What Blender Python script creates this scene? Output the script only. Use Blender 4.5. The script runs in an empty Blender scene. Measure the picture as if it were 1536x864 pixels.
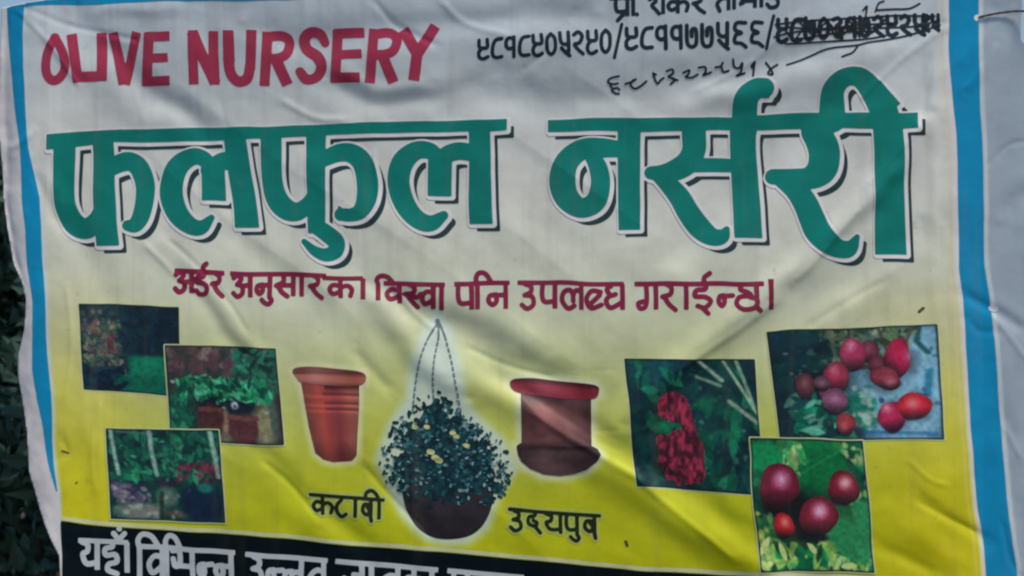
import bpy, math, random
import numpy as np
random.seed(7); RNG = np.random.RandomState(11)
sc = bpy.context.scene
COL = sc.collection
R = math.radians

# ------------------------------------------------------------------ camera, world, sun, exposure
S = 0.0015                 # metres of banner per drawing unit
CU, CV = 768.0, 432.0      # drawing unit that sits straight ahead of the camera
ZC = 1.50                  # height of that point
DIST = 4.8
cam_d = bpy.data.cameras.new('camera'); cam = bpy.data.objects.new('camera', cam_d); COL.objects.link(cam)
cam.location = (0, -DIST, ZC); cam.rotation_euler = (R(90), 0, 0)
cam_d.sensor_width = 36; cam_d.lens = 36 * DIST / (1536 * S)
cam_d.dof.use_dof = True; cam_d.dof.focus_distance = DIST - .01; cam_d.dof.aperture_fstop = 1.2
cam_d.clip_start = 0.05; cam_d.clip_end = 500
sc.camera = cam
SUN_EL, SUN_AZ = 63, 138     # elevation; azimuth clockwise from +Y (behind the banner), 180 = straight from the camera side
world = bpy.data.worlds.new('World'); sc.world = world; world.use_nodes = True
wn = world.node_tree.nodes; wl = world.node_tree.links
sky = wn.new('ShaderNodeTexSky'); sky.sky_type = 'NISHITA'; sky.sun_disc = False
sky.sun_elevation = R(SUN_EL); sky.sun_rotation = R(SUN_AZ); sky.air_density = 1.0; sky.dust_density = 0.8; sky.ozone_density = 4.0
bg = wn['Background']; bg.inputs['Strength'].default_value = 0.05
wl.new(sky.outputs['Color'], bg.inputs['Color'])
sun_d = bpy.data.lights.new('sun', 'SUN'); sun_d.energy = 1.5; sun_d.angle = R(11); sun_d.color = (1.0, 0.86, 0.70)
sun = bpy.data.objects.new('sun', sun_d); COL.objects.link(sun); sun.location = (-2, -4, 6)
import mathutils
d = mathutils.Vector((math.sin(R(SUN_AZ)) * math.cos(R(SUN_EL)), math.cos(R(SUN_AZ)) * math.cos(R(SUN_EL)), math.sin(R(SUN_EL))))
sun.rotation_euler = d.to_track_quat('Z', 'Y').to_euler()
sc.view_settings.view_transform = 'Standard'; sc.view_settings.look = 'None'
sc.view_settings.exposure = 0.92; sc.view_settings.gamma = 1.0
sc.render.engine = 'CYCLES'
sc.cycles.filter_width = 2.3          # the photograph is a soft, low-resolution one
sc.cycles.use_denoising = True
sc.cycles.max_bounces = 5

# ------------------------------------------------------------------ colour
K = (0.40, 0.40, 0.40)
def lin(c):
    c = np.asarray(c, float) / 255.0
    return np.where(c <= 0.04045, c / 12.92, ((c + 0.055) / 1.055) ** 2.4)
def ink(c):
    return np.clip(lin(c) / np.array(K), 0.002, 0.92)

# ------------------------------------------------------------------ noise
def hash2(ix, iy, seed):
    h = (ix.astype(np.int64) * 374761393 + iy.astype(np.int64) * 668265263 + seed * 974711) & 0x7fffffff
    h = ((h ^ (h >> 13)) * 1274126177) & 0x7fffffff
    return ((h ^ (h >> 16)) & 0xffff) / 65535.0
def vnoise(x, y, seed=0):
    x = np.asarray(x, float); y = np.asarray(y, float)
    ix, iy = np.floor(x), np.floor(y); fx, fy = x - ix, y - iy
    fx = fx ** 3 * (fx * (fx * 6 - 15) + 10); fy = fy ** 3 * (fy * (fy * 6 - 15) + 10)
    a, b = hash2(ix, iy, seed), hash2(ix + 1, iy, seed)
    c, e = hash2(ix, iy + 1, seed), hash2(ix + 1, iy + 1, seed)
    return (a + (b - a) * fx) * (1 - fy) + (c + (e - c) * fx) * fy
def fbm(x, y, seed=0, n=4):
    s = 0; a = 1.0; t = 0
    for k in range(n):
        s = s + a * vnoise(x * 2 ** k + 17.3 * k, y * 2 ** k - 9.1 * k, seed + k); t += a; a *= .5
    return s / t

# ------------------------------------------------------------------ the cloth: how far it stands out of its plane (metres)
# every crease: points, half width, height in millimetres
CREASES = [
 ([(20,12),(70,60),(120,130)], 4, 1.3), ([(30,10),(110,40),(210,62)], 4, -1.2), ([(560,0),(600,40),(660,70)], 5, -1.5), ([(660,2),(700,38),(770,58)], 5, 1.4),
 ([(420,150),(470,176),(520,180)], 5, 1.5), ([(860,20),(830,70),(780,110)], 5, -1.3), ([(1200,20),(1130,90),(1040,140)], 4, 1.2), ([(1420,40),(1350,90),(1290,150)], 4.5, 1.5),
 ([(1424,34),(1380,30),(1330,40)], 4, -1.0), ([(1424,44),(1400,100),(1385,170)], 4, -1.1), ([(215,365),(262,412),(300,440)], 4, 1.4), ([(250,360),(300,405),(345,455),(372,500)], 4, -1.5),
 ([(590,430),(622,470),(660,500)], 4.5, 1.8), ([(700,520),(760,548),(830,566)], 4, -1.5), ([(795,615),(850,655),(930,700),(985,738)], 5, 2.0), ([(960,725),(1040,790),(1100,840)], 5, 2.0),
 ([(1165,450),(1090,505),(1010,560)], 5, 2.0), ([(1290,310),(1240,372),(1190,425)], 5, 1.8), ([(1395,175),(1340,235),(1300,280)], 5, 1.6), ([(1330,420),(1270,450),(1210,492)], 5, -1.6),
 ([(395,690),(440,732),(480,780)], 4, -1.7), ([(545,700),(600,760),(640,800)], 4, -1.3), ([(1375,752),(1420,776),(1465,800)], 3.5, -1.2), ([(1360,690),(1395,720),(1420,728)], 4, 1.0),
 ([(100,430),(108,520),(98,600)], 4, 1.2), ([(150,600),(140,680),(146,740)], 4, 1.2), ([(200,130),(212,180)], 3, .6), ([(330,150),(338,190)], 3, -.6), ([(1080,170),(1068,240)], 4, .7), ([(560,226),(566,300),(560,330)], 3, 1.0),
 ([(1488,470),(1510,500),(1540,540)], 4, 1.2), ([(1480,250),(1510,220),(1540,212)], 4, -1.2), ([(1506,640),(1530,690)], 4, 1.1), ([(1446,135),(1462,118),(1476,96)], 3, .9), ([(1500,780),(1512,840),(1540,880)], 4, -1.2),
 ([(95,10),(180,105),(262,172),(330,215)], 20, -5.5), ([(60,40),(190,150),(280,215)], 16, 3),
 ([(370,30),(450,62),(540,50),(700,30),(900,24)], 22, -6), ([(480,120),(560,158),(640,148),(740,120)], 18, -4.5),
 ([(500,95),(570,135),(650,120)], 16, 3), ([(130,15),(210,18),(280,6)], 12, 3),
 ([(760,60),(900,85),(1000,78)], 26, 3.5), ([(800,150),(950,150),(1100,110),(1250,85)], 24, -4.5),
 ([(980,165),(1130,140),(1260,105),(1370,62)], 22, 5), ([(640,180),(760,140),(840,165)], 20, -4),
 ([(210,350),(262,400),(330,470),(400,560)], 17, 4), ([(240,370),(310,470),(372,548)], 15, -4.5),
 ([(330,330),(420,420),(480,470)], 20, -4), ([(100,300),(150,420),(170,520)], 18, -3.5),
 ([(520,385),(560,420),(610,450),(700,505),(790,545),(880,585)], 22, -7.5),
 ([(555,420),(590,470),(640,540),(700,600)], 19, 9), ([(600,400),(720,475),(830,520)], 22, 5),
 ([(660,520),(740,590),(830,650),(930,715),(1020,780),(1130,850),(1230,930)], 24, 11),
 ([(720,540),(820,610),(900,655),(1000,720),(1120,800)], 16, -5),
 ([(780,600),(850,650),(905,690),(960,720)], 7, 1.6), ([(790,585),(880,650),(930,680)], 6, -1.2),
 ([(530,520),(560,560),(590,590)], 9, -2.4), ([(380,660),(450,735),(530,800),(570,840)], 18, -6),
 ([(350,640),(420,690),(470,760),(480,800)], 20, 4), ([(540,690),(590,740),(660,800)], 16, -4),
 ([(1420,330),(1300,395),(1230,440),(1140,510),(1040,600)], 24, -5.5),
 ([(1400,170),(1300,290),(1220,380),(1120,465),(1020,550),(930,640)], 19, 11),
 ([(1270,120),(1180,230),(1080,330),(960,420)], 26, -4.5), ([(1350,230),(1280,330),(1240,370)], 16, 3),
 ([(1380,330),(1330,410),(1250,470)], 20, 4), ([(1370,740),(1420,775),(1480,812)], 9, -2.6),
 ([(1310,820),(1360,840),(1410,870)], 12, -3.4), ([(1330,780),(1400,815),(1450,860)], 18, 3.5),
 ([(890,556),(925,554)], 2.5, -.5), ([(888,648),(936,645)], 2.5, -.5), ([(95,655),(104,678),(92,690)], 5, -1.8),
 ([(1,262),(10,322),(22,384),(38,432)], 4, -2.2), ([(-6,280),(4,335),(14,384),(28,424)], 5, 2.0), ([(5,222),(30,212),(50,195)], 5, 1.6), ([(50,250),(75,295),(110,350)], 10, -2.6), ([(28,20),(40,34)], 7, -2.2),
 ([(740,260),(760,330),(740,400)], 30, 3.5), ([(820,250),(810,400),(850,470)], 30, -3), ([(960,380),(1010,420),(1060,480)], 26, 4),
 ([(1400,100),(1330,260)], 20, -2.5), ([(1405,60),(1402,300),(1412,600)], 10, 1.6),
 ([(1440,440),(1470,455),(1500,470),(1540,500)], 9, -3), ([(1450,140),(1480,100),(1500,60)], 8, 2), ([(1450,480),(1470,498),(1500,496)], 6, -1.2),
 ([(1500,330),(1530,290),(1560,280)], 16, -4), ([(1490,560),(1520,700),(1530,860)], 14, -2.5), ([(1480,20),(1530,12)], 12, -3),
 ([(1180,560),(1230,600),(1290,640)], 26, -3), ([(200,600),(300,640),(420,620)], 30, -3), ([(130,520),(145,640),(150,760)], 14, 2.6),
 ([(1000,560),(1060,640),(1090,730)], 24, 3), ([(300,20),(330,100),(325,170)], 16, -2), ([(430,220),(560,300),(640,380)], 26, 4),
]
def seg_dist(px, py, a, b):
    ax, ay = a; bx, by = b; dx, dy = bx - ax, by - ay
    L = dx * dx + dy * dy + 1e-9
    t = np.clip(((px - ax) * dx + (py - ay) * dy) / L, 0, 1)
    return np.hypot(px - ax - t * dx, py - ay - t * dy), t
def height(u, v):
    u = np.asarray(u, float); v = np.asarray(v, float); h = np.zeros_like(u)
    wu = u + 26 * (fbm(u / 90, v / 90, 41, 2) - .5); wv = v + 26 * (fbm(u / 90, v / 90, 47, 2) - .5)
    for pts, sg, A in CREASES:
        xs = [p[0] for p in pts]; ys = [p[1] for p in pts]; m = 3.2 * sg + 14
        sel = (u > min(xs) - m) & (u < max(xs) + m) & (v > min(ys) - m) & (v < max(ys) + m)
        if not sel.any(): continue
        su, sv = (wu[sel], wv[sel]) if sg > 9 else (u[sel], v[sel])
        dm = np.full(su.shape, 1e9)
        pp = smooth(pts, 4) if len(pts) > 2 else pts
        for a, b in zip(pp[:-1], pp[1:]): dm = np.minimum(dm, seg_dist(su, sv, a, b)[0])
        # fade towards the two ends so that creases run out
        e = np.minimum(np.hypot(su - pts[0][0], sv - pts[0][1]), np.hypot(su - pts[-1][0], sv - pts[-1][1]))
        fade = np.clip(e / (2.2 * sg) + .25, 0, 1)
        h[sel] += (1.0 if sg > 9 else 1.25) * A * np.exp(-(dm / sg) ** 2) * fade
    # soft drag folds: down to the right on the left half, up to the right on the right half
    k = np.clip((u - 780) / 420, 0, 1); k = k * k * (3 - 2 * k)
    d1 = (u * .60 - v * .80); e1 = (u * .80 + v * .60)
    d2 = (u * .64 + v * .77); e2 = (u * .77 - v * .64)
    n1 = fbm(d1 / 95, e1 / 330, 3, 3) - .5; n2 = fbm(d2 / 110, e2 / 360, 9, 3) - .5
    h += 5.5 * (n1 * (1 - k) + n2 * k)
    r1 = 1 - np.abs(2 * fbm(d1 / 120, e1 / 420, 33, 2) - 1); r2 = 1 - np.abs(2 * fbm(d2 / 130, e2 / 420, 39, 2) - 1)
    h += 4 * (r1 * (1 - k) + r2 * k)
    h += 10 * (fbm(u / 520, v / 420, 21, 2) - .5) + 1.3 * (fbm(u / 42, v / 42, 5, 2) - .5)
    # how the whole sheet hangs: it bellies out near the top rope, falls back under it, and swings out again low in the middle
    vv = [-120, 0, 60, 130, 190, 260, 330, 430, 540, 640, 740, 864, 1070]
    mid = sum(np.interp(v + o, vv, [56, 45, 37, 24, 15, 14, 19, 27, 32, 33, 28, 18, -4]) for o in (-40, -20, 0, 20, 40)) / 5
    side = sum(np.interp(v + o, vv, [26, 27, 28, 29, 31, 33, 36, 42, 48, 53, 58, 64, 74]) for o in (-40, -20, 0, 20, 40)) / 5
    wc = np.clip((u - 60) / 220, 0, 1) * np.clip((1400 - u) / 260, 0, 1); wc = wc * wc * (3 - 2 * wc)
    h += (mid - 28) * wc + (side - np.where(u > 700, 48, 40)) * (1 - wc)
    h += .9 * (fbm(u / 7.0, v / 210, 61, 2) - .5) * np.clip((320 - v) / 160, 0, 1) * np.clip((620 - u) / 300, 0, 1)
    # the left hem rolls away, the right margin turns back
    h -= 20 * np.exp(-np.clip(u - 5 - .055 * np.clip(v - 200, 0, 700), 0, 1e9) / 22.0)
    eg = np.interp(v, [0, 200, 300, 424, 450, 534, 560, 604, 650, 706, 760, 832], [-4, -6, 4, 33, 39, 26, 25, 33, 42, 45, 60, 92])
    h += 9 * (fbm(u / 26, v / 44, 71, 3) - .5) * np.exp(-np.abs(u - eg) / 26.0)
    h += 24 * np.clip((u - 1474) / 80, 0, 2) ** 1.2
    return h * .001
def W(u, v, off=0.0):
    """drawing units on the banner -> points in the world"""
    u = np.asarray(u, float); v = np.asarray(v, float)
    du = 4.5 * (fbm(u / 75, v / 75, 91, 2) - .5); dv = 4.5 * (fbm(u / 75, v / 75, 95, 2) - .5)   # the vinyl is stretched a little unevenly
    return np.stack([(u + du - CU) * S, -height(u, v) - off, ZC - (v + dv - CV) * S], -1)

# ------------------------------------------------------------------ drawing tools: a signed distance field, cut out as a mesh
def smooth(pts, n=6):
    P = [np.array(p, float) for p in pts]
    if len(P) < 3: return [tuple(p) for p in P]
    out = []
    for i in range(len(P) - 1):
        p0 = P[i - 1] if i else 2 * P[0] - P[1]; p1, p2 = P[i], P[i + 1]
        p3 = P[i + 2] if i + 2 < len(P) else 2 * P[-1] - P[-2]
        for k in range(n):
            t = k / n
            out.append(tuple(.5 * (2 * p1 + (p2 - p0) * t + (2 * p0 - 5 * p1 + 4 * p2 - p3) * t * t + (3 * p1 - p0 - 3 * p2 + p3) * t ** 3)))
    out.append(tuple(P[-1])); return out
def smooth_closed(pts, n=5):
    P = [np.array(p, float) for p in pts]; m = len(P); out = []
    for i in range(m):
        p0, p1, p2, p3 = P[i - 1], P[i], P[(i + 1) % m], P[(i + 2) % m]
        for k in range(n):
            t = k / n
            out.append(tuple(.5 * (2 * p1 + (p2 - p0) * t + (2 * p0 - 5 * p1 + 4 * p2 - p3) * t * t + (3 * p1 - p0 - 3 * p2 + p3) * t ** 3)))
    return out
class Field:
    def __init__(s, u0, v0, u1, v1, step):
        s.u0, s.v0, s.step = u0, v0, step
        s.U, s.V = np.meshgrid(np.arange(u0, u1 + step, step), np.arange(v0, v1 + step, step))
        s.F = np.full(s.U.shape, 1e3)
    def sub(s, x0, y0, x1, y1):
        i0 = max(0, int((y0 - s.v0) / s.step)); i1 = min(s.F.shape[0], int((y1 - s.v0) / s.step) + 2)
        j0 = max(0, int((x0 - s.u0) / s.step)); j1 = min(s.F.shape[1], int((x1 - s.u0) / s.step) + 2)
        return (slice(i0, i1), slice(j0, j1)) if i1 > i0 and j1 > j0 else None
    def stroke(s, pts, w, sm=True, pad=18):
        ws = list(w) if hasattr(w, '__len__') else [w] * len(pts)
        q = [(p[0], p[1], ws[i]) for i, p in enumerate(pts)]
        if sm and len(q) > 2: q = smooth(q, 6)
        for a, b in zip(q[:-1], q[1:]):
            r = max(a[2], b[2]) / 2 + pad
            k = s.sub(min(a[0], b[0]) - r, min(a[1], b[1]) - r, max(a[0], b[0]) + r, max(a[1], b[1]) + r)
            if k is None: continue
            dd, t = seg_dist(s.U[k], s.V[k], a[:2], b[:2])
            s.F[k] = np.minimum(s.F[k], dd - (a[2] + (b[2] - a[2]) * t) / 2)
        return s
    def poly(s, pts, sm=False, cut=False, pad=18):
        if sm: pts = smooth_closed(pts)
        xs = [p[0] for p in pts]; ys = [p[1] for p in pts]
        k = s.sub(min(xs) - pad, min(ys) - pad, max(xs) + pad, max(ys) + pad)
        if k is None: return s
        X, Y = s.U[k], s.V[k]; dm = np.full(X.shape, 1e9); ins = np.zeros(X.shape, bool)
        for a, b in zip(pts, pts[1:] + pts[:1]):
            dm = np.minimum(dm, seg_dist(X, Y, a, b)[0])
            c = ((a[1] > Y) != (b[1] > Y)) & (X < (b[0] - a[0]) * (Y - a[1]) / (b[1] - a[1] + 1e-12) + a[0])
            ins ^= c
        sd = np.where(ins, -dm, dm)
        s.F[k] = np.maximum(s.F[k], -sd) if cut else np.minimum(s.F[k], sd)
        return s
    def flat(s, a, b, w, w2=None):
        """straight stroke with square ends"""
        w2 = w if w2 is None else w2
        dx, dy = b[0] - a[0], b[1] - a[1]; L = math.hypot(dx, dy); nx, ny = -dy / L, dx / L
        return s.poly([(a[0] + nx * w / 2, a[1] + ny * w / 2), (b[0] + nx * w2 / 2, b[1] + ny * w2 / 2),
                       (b[0] - nx * w2 / 2, b[1] - ny * w2 / 2), (a[0] - nx * w / 2, a[1] - ny * w / 2)])
    def stem(s, a, b, w, w2=None):
        """upright stroke cut level at both ends"""
        w2 = w if w2 is None else w2
        return s.poly([(a[0] - w / 2, a[1]), (a[0] + w / 2, a[1]), (b[0] + w2 / 2, b[1]), (b[0] - w2 / 2, b[1])])
    def cells(s, grow=0.0, shift=(0, 0)):
        F = s.F - grow; ny, nx = F.shape; ins = F < 0
        verts = []; faces = []; cache = {}
        n4 = ins[:-1, :-1].astype(int) + ins[:-1, 1:] + ins[1:, 1:] + ins[1:, :-1]
        used = np.zeros(F.shape, bool)
        full = n4 == 4
        used[:-1, :-1] |= full; used[:-1, 1:] |= full; used[1:, 1:] |= full; used[1:, :-1] |= full
        part = (n4 > 0) & (n4 < 4)
        pi, pj = np.nonzero(part)
        for di, dj in ((0, 0), (0, 1), (1, 1), (1, 0)):
            used[pi + di, pj + dj] |= ins[pi + di, pj + dj]
        idx = np.full(F.shape, -1); ui, uj = np.nonzero(used); idx[ui, uj] = np.arange(len(ui))
        verts = np.stack([s.U[ui, uj], s.V[ui, uj]], 1).tolist()
        fi, fj = np.nonzero(full)
        faces = np.stack([idx[fi, fj], idx[fi + 1, fj], idx[fi + 1, fj + 1], idx[fi, fj + 1]], 1).tolist()
        for i, j in zip(pi.tolist(), pj.tolist()):
            c = ((i, j), (i + 1, j), (i + 1, j + 1), (i, j + 1)); f = []
            for q in range(4):
                a, b = c[q], c[(q + 1) % 4]
                if ins[a]: f.append(int(idx[a]))
                if ins[a] != ins[b]:
                    key = (a, b) if a < b else (b, a)
                    if key not in cache:
                        fa, fb = F[key[0]], F[key[1]]; t = min(max(fa / (fa - fb), .02), .98)
                        A, B = key
                        verts.append([s.U[A] + (s.U[B] - s.U[A]) * t, s.V[A] + (s.V[B] - s.V[A]) * t])
                        cache[key] = len(verts) - 1
                    f.append(cache[key])
            if len(f) >= 3: faces.append(f)
        v = np.array(verts).reshape(-1, 2) + np.array(shift)
        return v, faces

def make_object(name, me, mat, parent=None):
    o = bpy.data.objects.new(name, me); COL.objects.link(o)
    if mat: me.materials.append(mat)
    if parent: o.parent = parent
    return o
def printed(name, vf, mat, parent, off, color=None, keep=None):
    """one printed area: lies on the cloth, `off` above the sheet; color(u, v) -> rgb is its printed picture"""
    v, faces = vf
    if keep is not None:
        faces = [f for f in faces if keep(sum(v[i][0] for i in f) / len(f), sum(v[i][1] for i in f) / len(f))]
        ids = sorted({i for f in faces for i in f}); m = {k: n for n, k in enumerate(ids)}
        faces = [[m[i] for i in f] for f in faces]; v = v[ids]
    if len(faces) == 0: return None
    me = bpy.data.meshes.new(name)
    me.from_pydata(W(v[:, 0], v[:, 1], off).tolist(), [], faces)
    me.polygons.foreach_set('use_smooth', [True] * len(me.polygons))
    if color is not None:
        c = np.clip(np.asarray(color(v[:, 0], v[:, 1])), 0, 1); c4 = np.ones((len(v), 4)); c4[:, :3] = c
        at = me.color_attributes.new('ink', 'FLOAT_COLOR', 'POINT'); at.data.foreach_set('color', c4.ravel())
    me.update()
    return make_object(name, me, mat, parent)

# ------------------------------------------------------------------ materials
def vinyl(name, rgb=None, rough=.36, spec=.28, dirt=.16):
    m = bpy.data.materials.new(name); m.use_nodes = True
    n = m.node_tree.nodes; l = m.node_tree.links; b = n['Principled BSDF']
    b.inputs['Roughness'].default_value = rough; b.inputs['Specular IOR Level'].default_value = spec
    geo = n.new('ShaderNodeNewGeometry')
    no = n.new('ShaderNodeTexNoise'); no.inputs['Scale'].default_value = 7; no.inputs['Detail'].default_value = 6; no.inputs['Roughness'].default_value = .65
    l.new(geo.outputs['Position'], no.inputs['Vector'])
    mr = n.new('ShaderNodeMapRange'); mr.inputs['From Min'].default_value = .3; mr.inputs['From Max'].default_value = .7
    mr.inputs['To Min'].default_value = 1 - dirt; mr.inputs['To Max'].default_value = 1.06; l.new(no.outputs['Fac'], mr.inputs['Value'])
    mx = n.new('ShaderNodeMix'); mx.data_type = 'RGBA'; mx.blend_type = 'MULTIPLY'; mx.inputs['Factor'].default_value = 1
    if rgb is None:
        a = n.new('ShaderNodeAttribute'); a.attribute_name = 'ink'; l.new(a.outputs['Color'], mx.inputs['A'])
    else: mx.inputs['A'].default_value = (*rgb, 1)
    cb = n.new('ShaderNodeCombineColor')
    for k in ('Red', 'Green', 'Blue'): l.new(mr.outputs['Result'], cb.inputs[k])
    l.new(cb.outputs['Color'], mx.inputs['B']); l.new(mx.outputs['Result'], b.inputs['Base Color'])
    # run marks of rain and dust
    mp = n.new('ShaderNodeMapping'); mp.inputs['Scale'].default_value = (26, 1, 1.6); l.new(geo.outputs['Position'], mp.inputs['Vector'])
    n3 = n.new('ShaderNodeTexNoise'); n3.inputs['Scale'].default_value = 1; n3.inputs['Detail'].default_value = 5; l.new(mp.outputs['Vector'], n3.inputs['Vector'])
    m3 = n.new('ShaderNodeMapRange'); m3.inputs['From Min'].default_value = .54; m3.inputs['From Max'].default_value = .78; m3.inputs['To Max'].default_value = .20 if dirt > .1 else .05
    l.new(n3.outputs['Fac'], m3.inputs['Value'])
    n4 = n.new('ShaderNodeTexNoise'); n4.inputs['Scale'].default_value = 38; n4.inputs['Detail'].default_value = 3; l.new(geo.outputs['Position'], n4.inputs['Vector'])
    m4 = n.new('ShaderNodeMapRange'); m4.inputs['From Min'].default_value = .68; m4.inputs['From Max'].default_value = .76; m4.inputs['To Max'].default_value = .22 if dirt > .1 else .05
    l.new(n4.outputs['Fac'], m4.inputs['Value'])
    ad = n.new('ShaderNodeMath'); ad.operation = 'MAXIMUM'; l.new(m3.outputs['Result'], ad.inputs[0]); l.new(m4.outputs['Result'], ad.inputs[1])
    dm_ = n.new('ShaderNodeMix'); dm_.data_type = 'RGBA'; dm_.inputs['B'].default_value = (.20, .17, .12, 1)
    l.new(ad.outputs['Value'], dm_.inputs['Factor']); l.new(mx.outputs['Result'], dm_.inputs['A']); l.new(dm_.outputs['Result'], b.inputs['Base Color'])
    # the weave and small dents of the vinyl
    n2 = n.new('ShaderNodeTexNoise'); n2.inputs['Scale'].default_value = 55; n2.inputs['Detail'].default_value = 4; l.new(geo.outputs['Position'], n2.inputs['Vector'])
    bp = n.new('ShaderNodeBump'); bp.inputs['Strength'].default_value = .07; bp.inputs['Distance'].default_value = .006
    l.new(n2.outputs['Fac'], bp.inputs['Height']); l.new(bp.outputs['Normal'], b.inputs['Normal'])
    rr = n.new('ShaderNodeMapRange'); rr.inputs['To Min'].default_value = rough - .08; rr.inputs['To Max'].default_value = rough + .14
    l.new(no.outputs['Fac'], rr.inputs['Value']); l.new(rr.outputs['Result'], b.inputs['Roughness'])
    return m
def simple(name, rgb, rough=.8, var=.4, scale=6):
    m = bpy.data.materials.new(name); m.use_nodes = True
    n = m.node_tree.nodes; l = m.node_tree.links; b = n['Principled BSDF']; b.inputs['Roughness'].default_value = rough
    geo = n.new('ShaderNodeNewGeometry'); no = n.new('ShaderNodeTexNoise'); no.inputs['Scale'].default_value = scale; no.inputs['Detail'].default_value = 5
    l.new(geo.outputs['Position'], no.inputs['Vector'])
    mx = n.new('ShaderNodeMix'); mx.data_type = 'RGBA'
    mx.inputs['A'].default_value = (*[c * (1 - var) for c in rgb], 1); mx.inputs['B'].default_value = (*[min(1, c * (1 + var)) for c in rgb], 1)
    l.new(no.outputs['Fac'], mx.inputs['Factor']); l.new(mx.outputs['Result'], b.inputs['Base Color'])
    return m
M_PRINT = vinyl('printed_vinyl')
def im(name, c, **k): return vinyl(name, tuple(ink(c)), **k)
M_BLUE = im('blue_ink', (0, 105, 142)); M_RED = im('crimson_ink', (124, 38, 60)); M_BLACK = im('black_ink', (20, 32, 40), dirt=.05)
M_MAROON = im('maroon_ink', (98, 22, 48)); M_WHITE = im('white_ink', (168, 182, 182), dirt=.08); M_SHADOW = im('grey_green_ink', (26, 44, 48))
M_BAND = im('blue_black_ink', (2, 11, 16), dirt=.05, spec=.12); M_BANDTEXT = im('silver_ink', (140, 148, 152)); M_PEN = im('black_marker', (22, 26, 30), rough=.5)
M_CAPTION = im('caption_black_ink', (20, 30, 14)); M_TRIM = im('cream_ink', (150, 156, 118)); M_EDGE = im('photo_edge_ink', (12, 24, 26))
M_LEAF = simple('dark_leaf', (.036, .10, .078), .75, .6, 9); M_BARK = simple('bark', (.09, .065, .045), .9, .4, 30)
M_GROUND = simple('earth', (.12, .10, .07), .95, .4, 2); M_CORD = simple('cord_fibre', (.06, .062, .066), .8, .3, 60)

# ------------------------------------------------------------------ the setting and what grows behind
def tag(o, label=None, cat=None, group=None, kind=None):
    for k, x in (('label', label), ('category', cat), ('group', group), ('kind', kind)):
        if x: o[k] = x
    return o
def empty(name, loc=(0, 0, 0), parent=None):
    o = bpy.data.objects.new(name, None); COL.objects.link(o); o.location = loc; o.empty_display_size = .1
    if parent: o.parent = parent
    return o
def ground():
    n = 60; xs = np.linspace(-30, 30, n); X, Y = np.meshgrid(xs, xs + 15)
    Z = .06 * (fbm(X / 2.2, Y / 2.2, 77, 3) - .5) - .03
    v = np.stack([X.ravel(), Y.ravel(), Z.ravel()], 1).tolist()
    f = [(i * n + j, i * n + j + 1, (i + 1) * n + j + 1, (i + 1) * n + j) for i in range(n - 1) for j in range(n - 1)]
    me = bpy.data.meshes.new('ground'); me.from_pydata(v, [], f)
    tag(make_object('ground', me, M_GROUND), 'bare brown earth under the banner', 'ground', kind='structure')
ground()
def shrub(name, loc, rx, ry, h, n, label, seed):
    rg = np.random.RandomState(seed); root = empty(name, loc); tag(root, label, 'shrub')
    v = []; f = []
    # leaf clumps spread through the crown, dense and uneven
    cl = []
    for k in range(90):
        a = rg.uniform(0, 2 * math.pi); z = rg.uniform(.05, 1.0); rr = math.sqrt(rg.uniform(.02, 1)) * (1 - .55 * z ** 3)
        cl.append((rx * rr * math.cos(a), ry * rr * math.sin(a), h * z * (1 - .12 * rr), rg.uniform(.09, .2)))
    for k in range(n):
        c = cl[rg.randint(len(cl))]; p = np.array(c[:3]) + rg.normal(0, c[3], 3)
        if p[2] < .02: continue
        L = rg.uniform(.045, .10); w = L * rg.uniform(.4, .6)
        di = rg.normal(0, 1, 3); di[2] -= .5; di /= np.linalg.norm(di)
        si = np.cross(di, rg.normal(0, 1, 3)); si /= np.linalg.norm(si) + 1e-9; up = np.cross(di, si)
        b = len(v)
        v += [(p - di * L / 2).tolist(), (p - di * L * .1 + si * w / 2 + up * w * .2).tolist(), (p + di * L / 2).tolist(),
              (p - di * L * .1 - si * w / 2 + up * w * .2).tolist()]
        f += [(b, b + 1, b + 2), (b, b + 2, b + 3)]
    me = bpy.data.meshes.new('foliage'); me.from_pydata(v, [], f); make_object('foliage', me, M_LEAF, root)
    for s_ in range(3):
        a = rg.uniform(0, 6.28); v = []; f = []
        for q in range(6):
            t = q / 5; r0 = .022 * (1 - .75 * t); cx = math.cos(a) * rx * .35 * t; cy = math.sin(a) * ry * .3 * t; cz = -.03 + h * .8 * t
            for e in range(7): v.append((cx + r0 * math.cos(e * .8976), cy + r0 * math.sin(e * .8976), cz))
        for q in range(5):
            for e in range(7): f.append((q * 7 + e, q * 7 + (e + 1) % 7, q * 7 + 7 + (e + 1) % 7, q * 7 + 7 + e))
        me = bpy.data.meshes.new('stem'); me.from_pydata(v, [], f); make_object('stem', me, M_BARK, root)
shrub('leafy_shrub', (-1.42, .85, 0), .85, .5, 1.86, 15000, 'very dark leafy shrub behind the torn left edge of the banner', 5)
shrub('leafy_shrub', (1.50, .95, 0), .55, .4, 1.66, 8000, 'dark shrub glimpsed through the notch at the right edge of the banner', 8)

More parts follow.
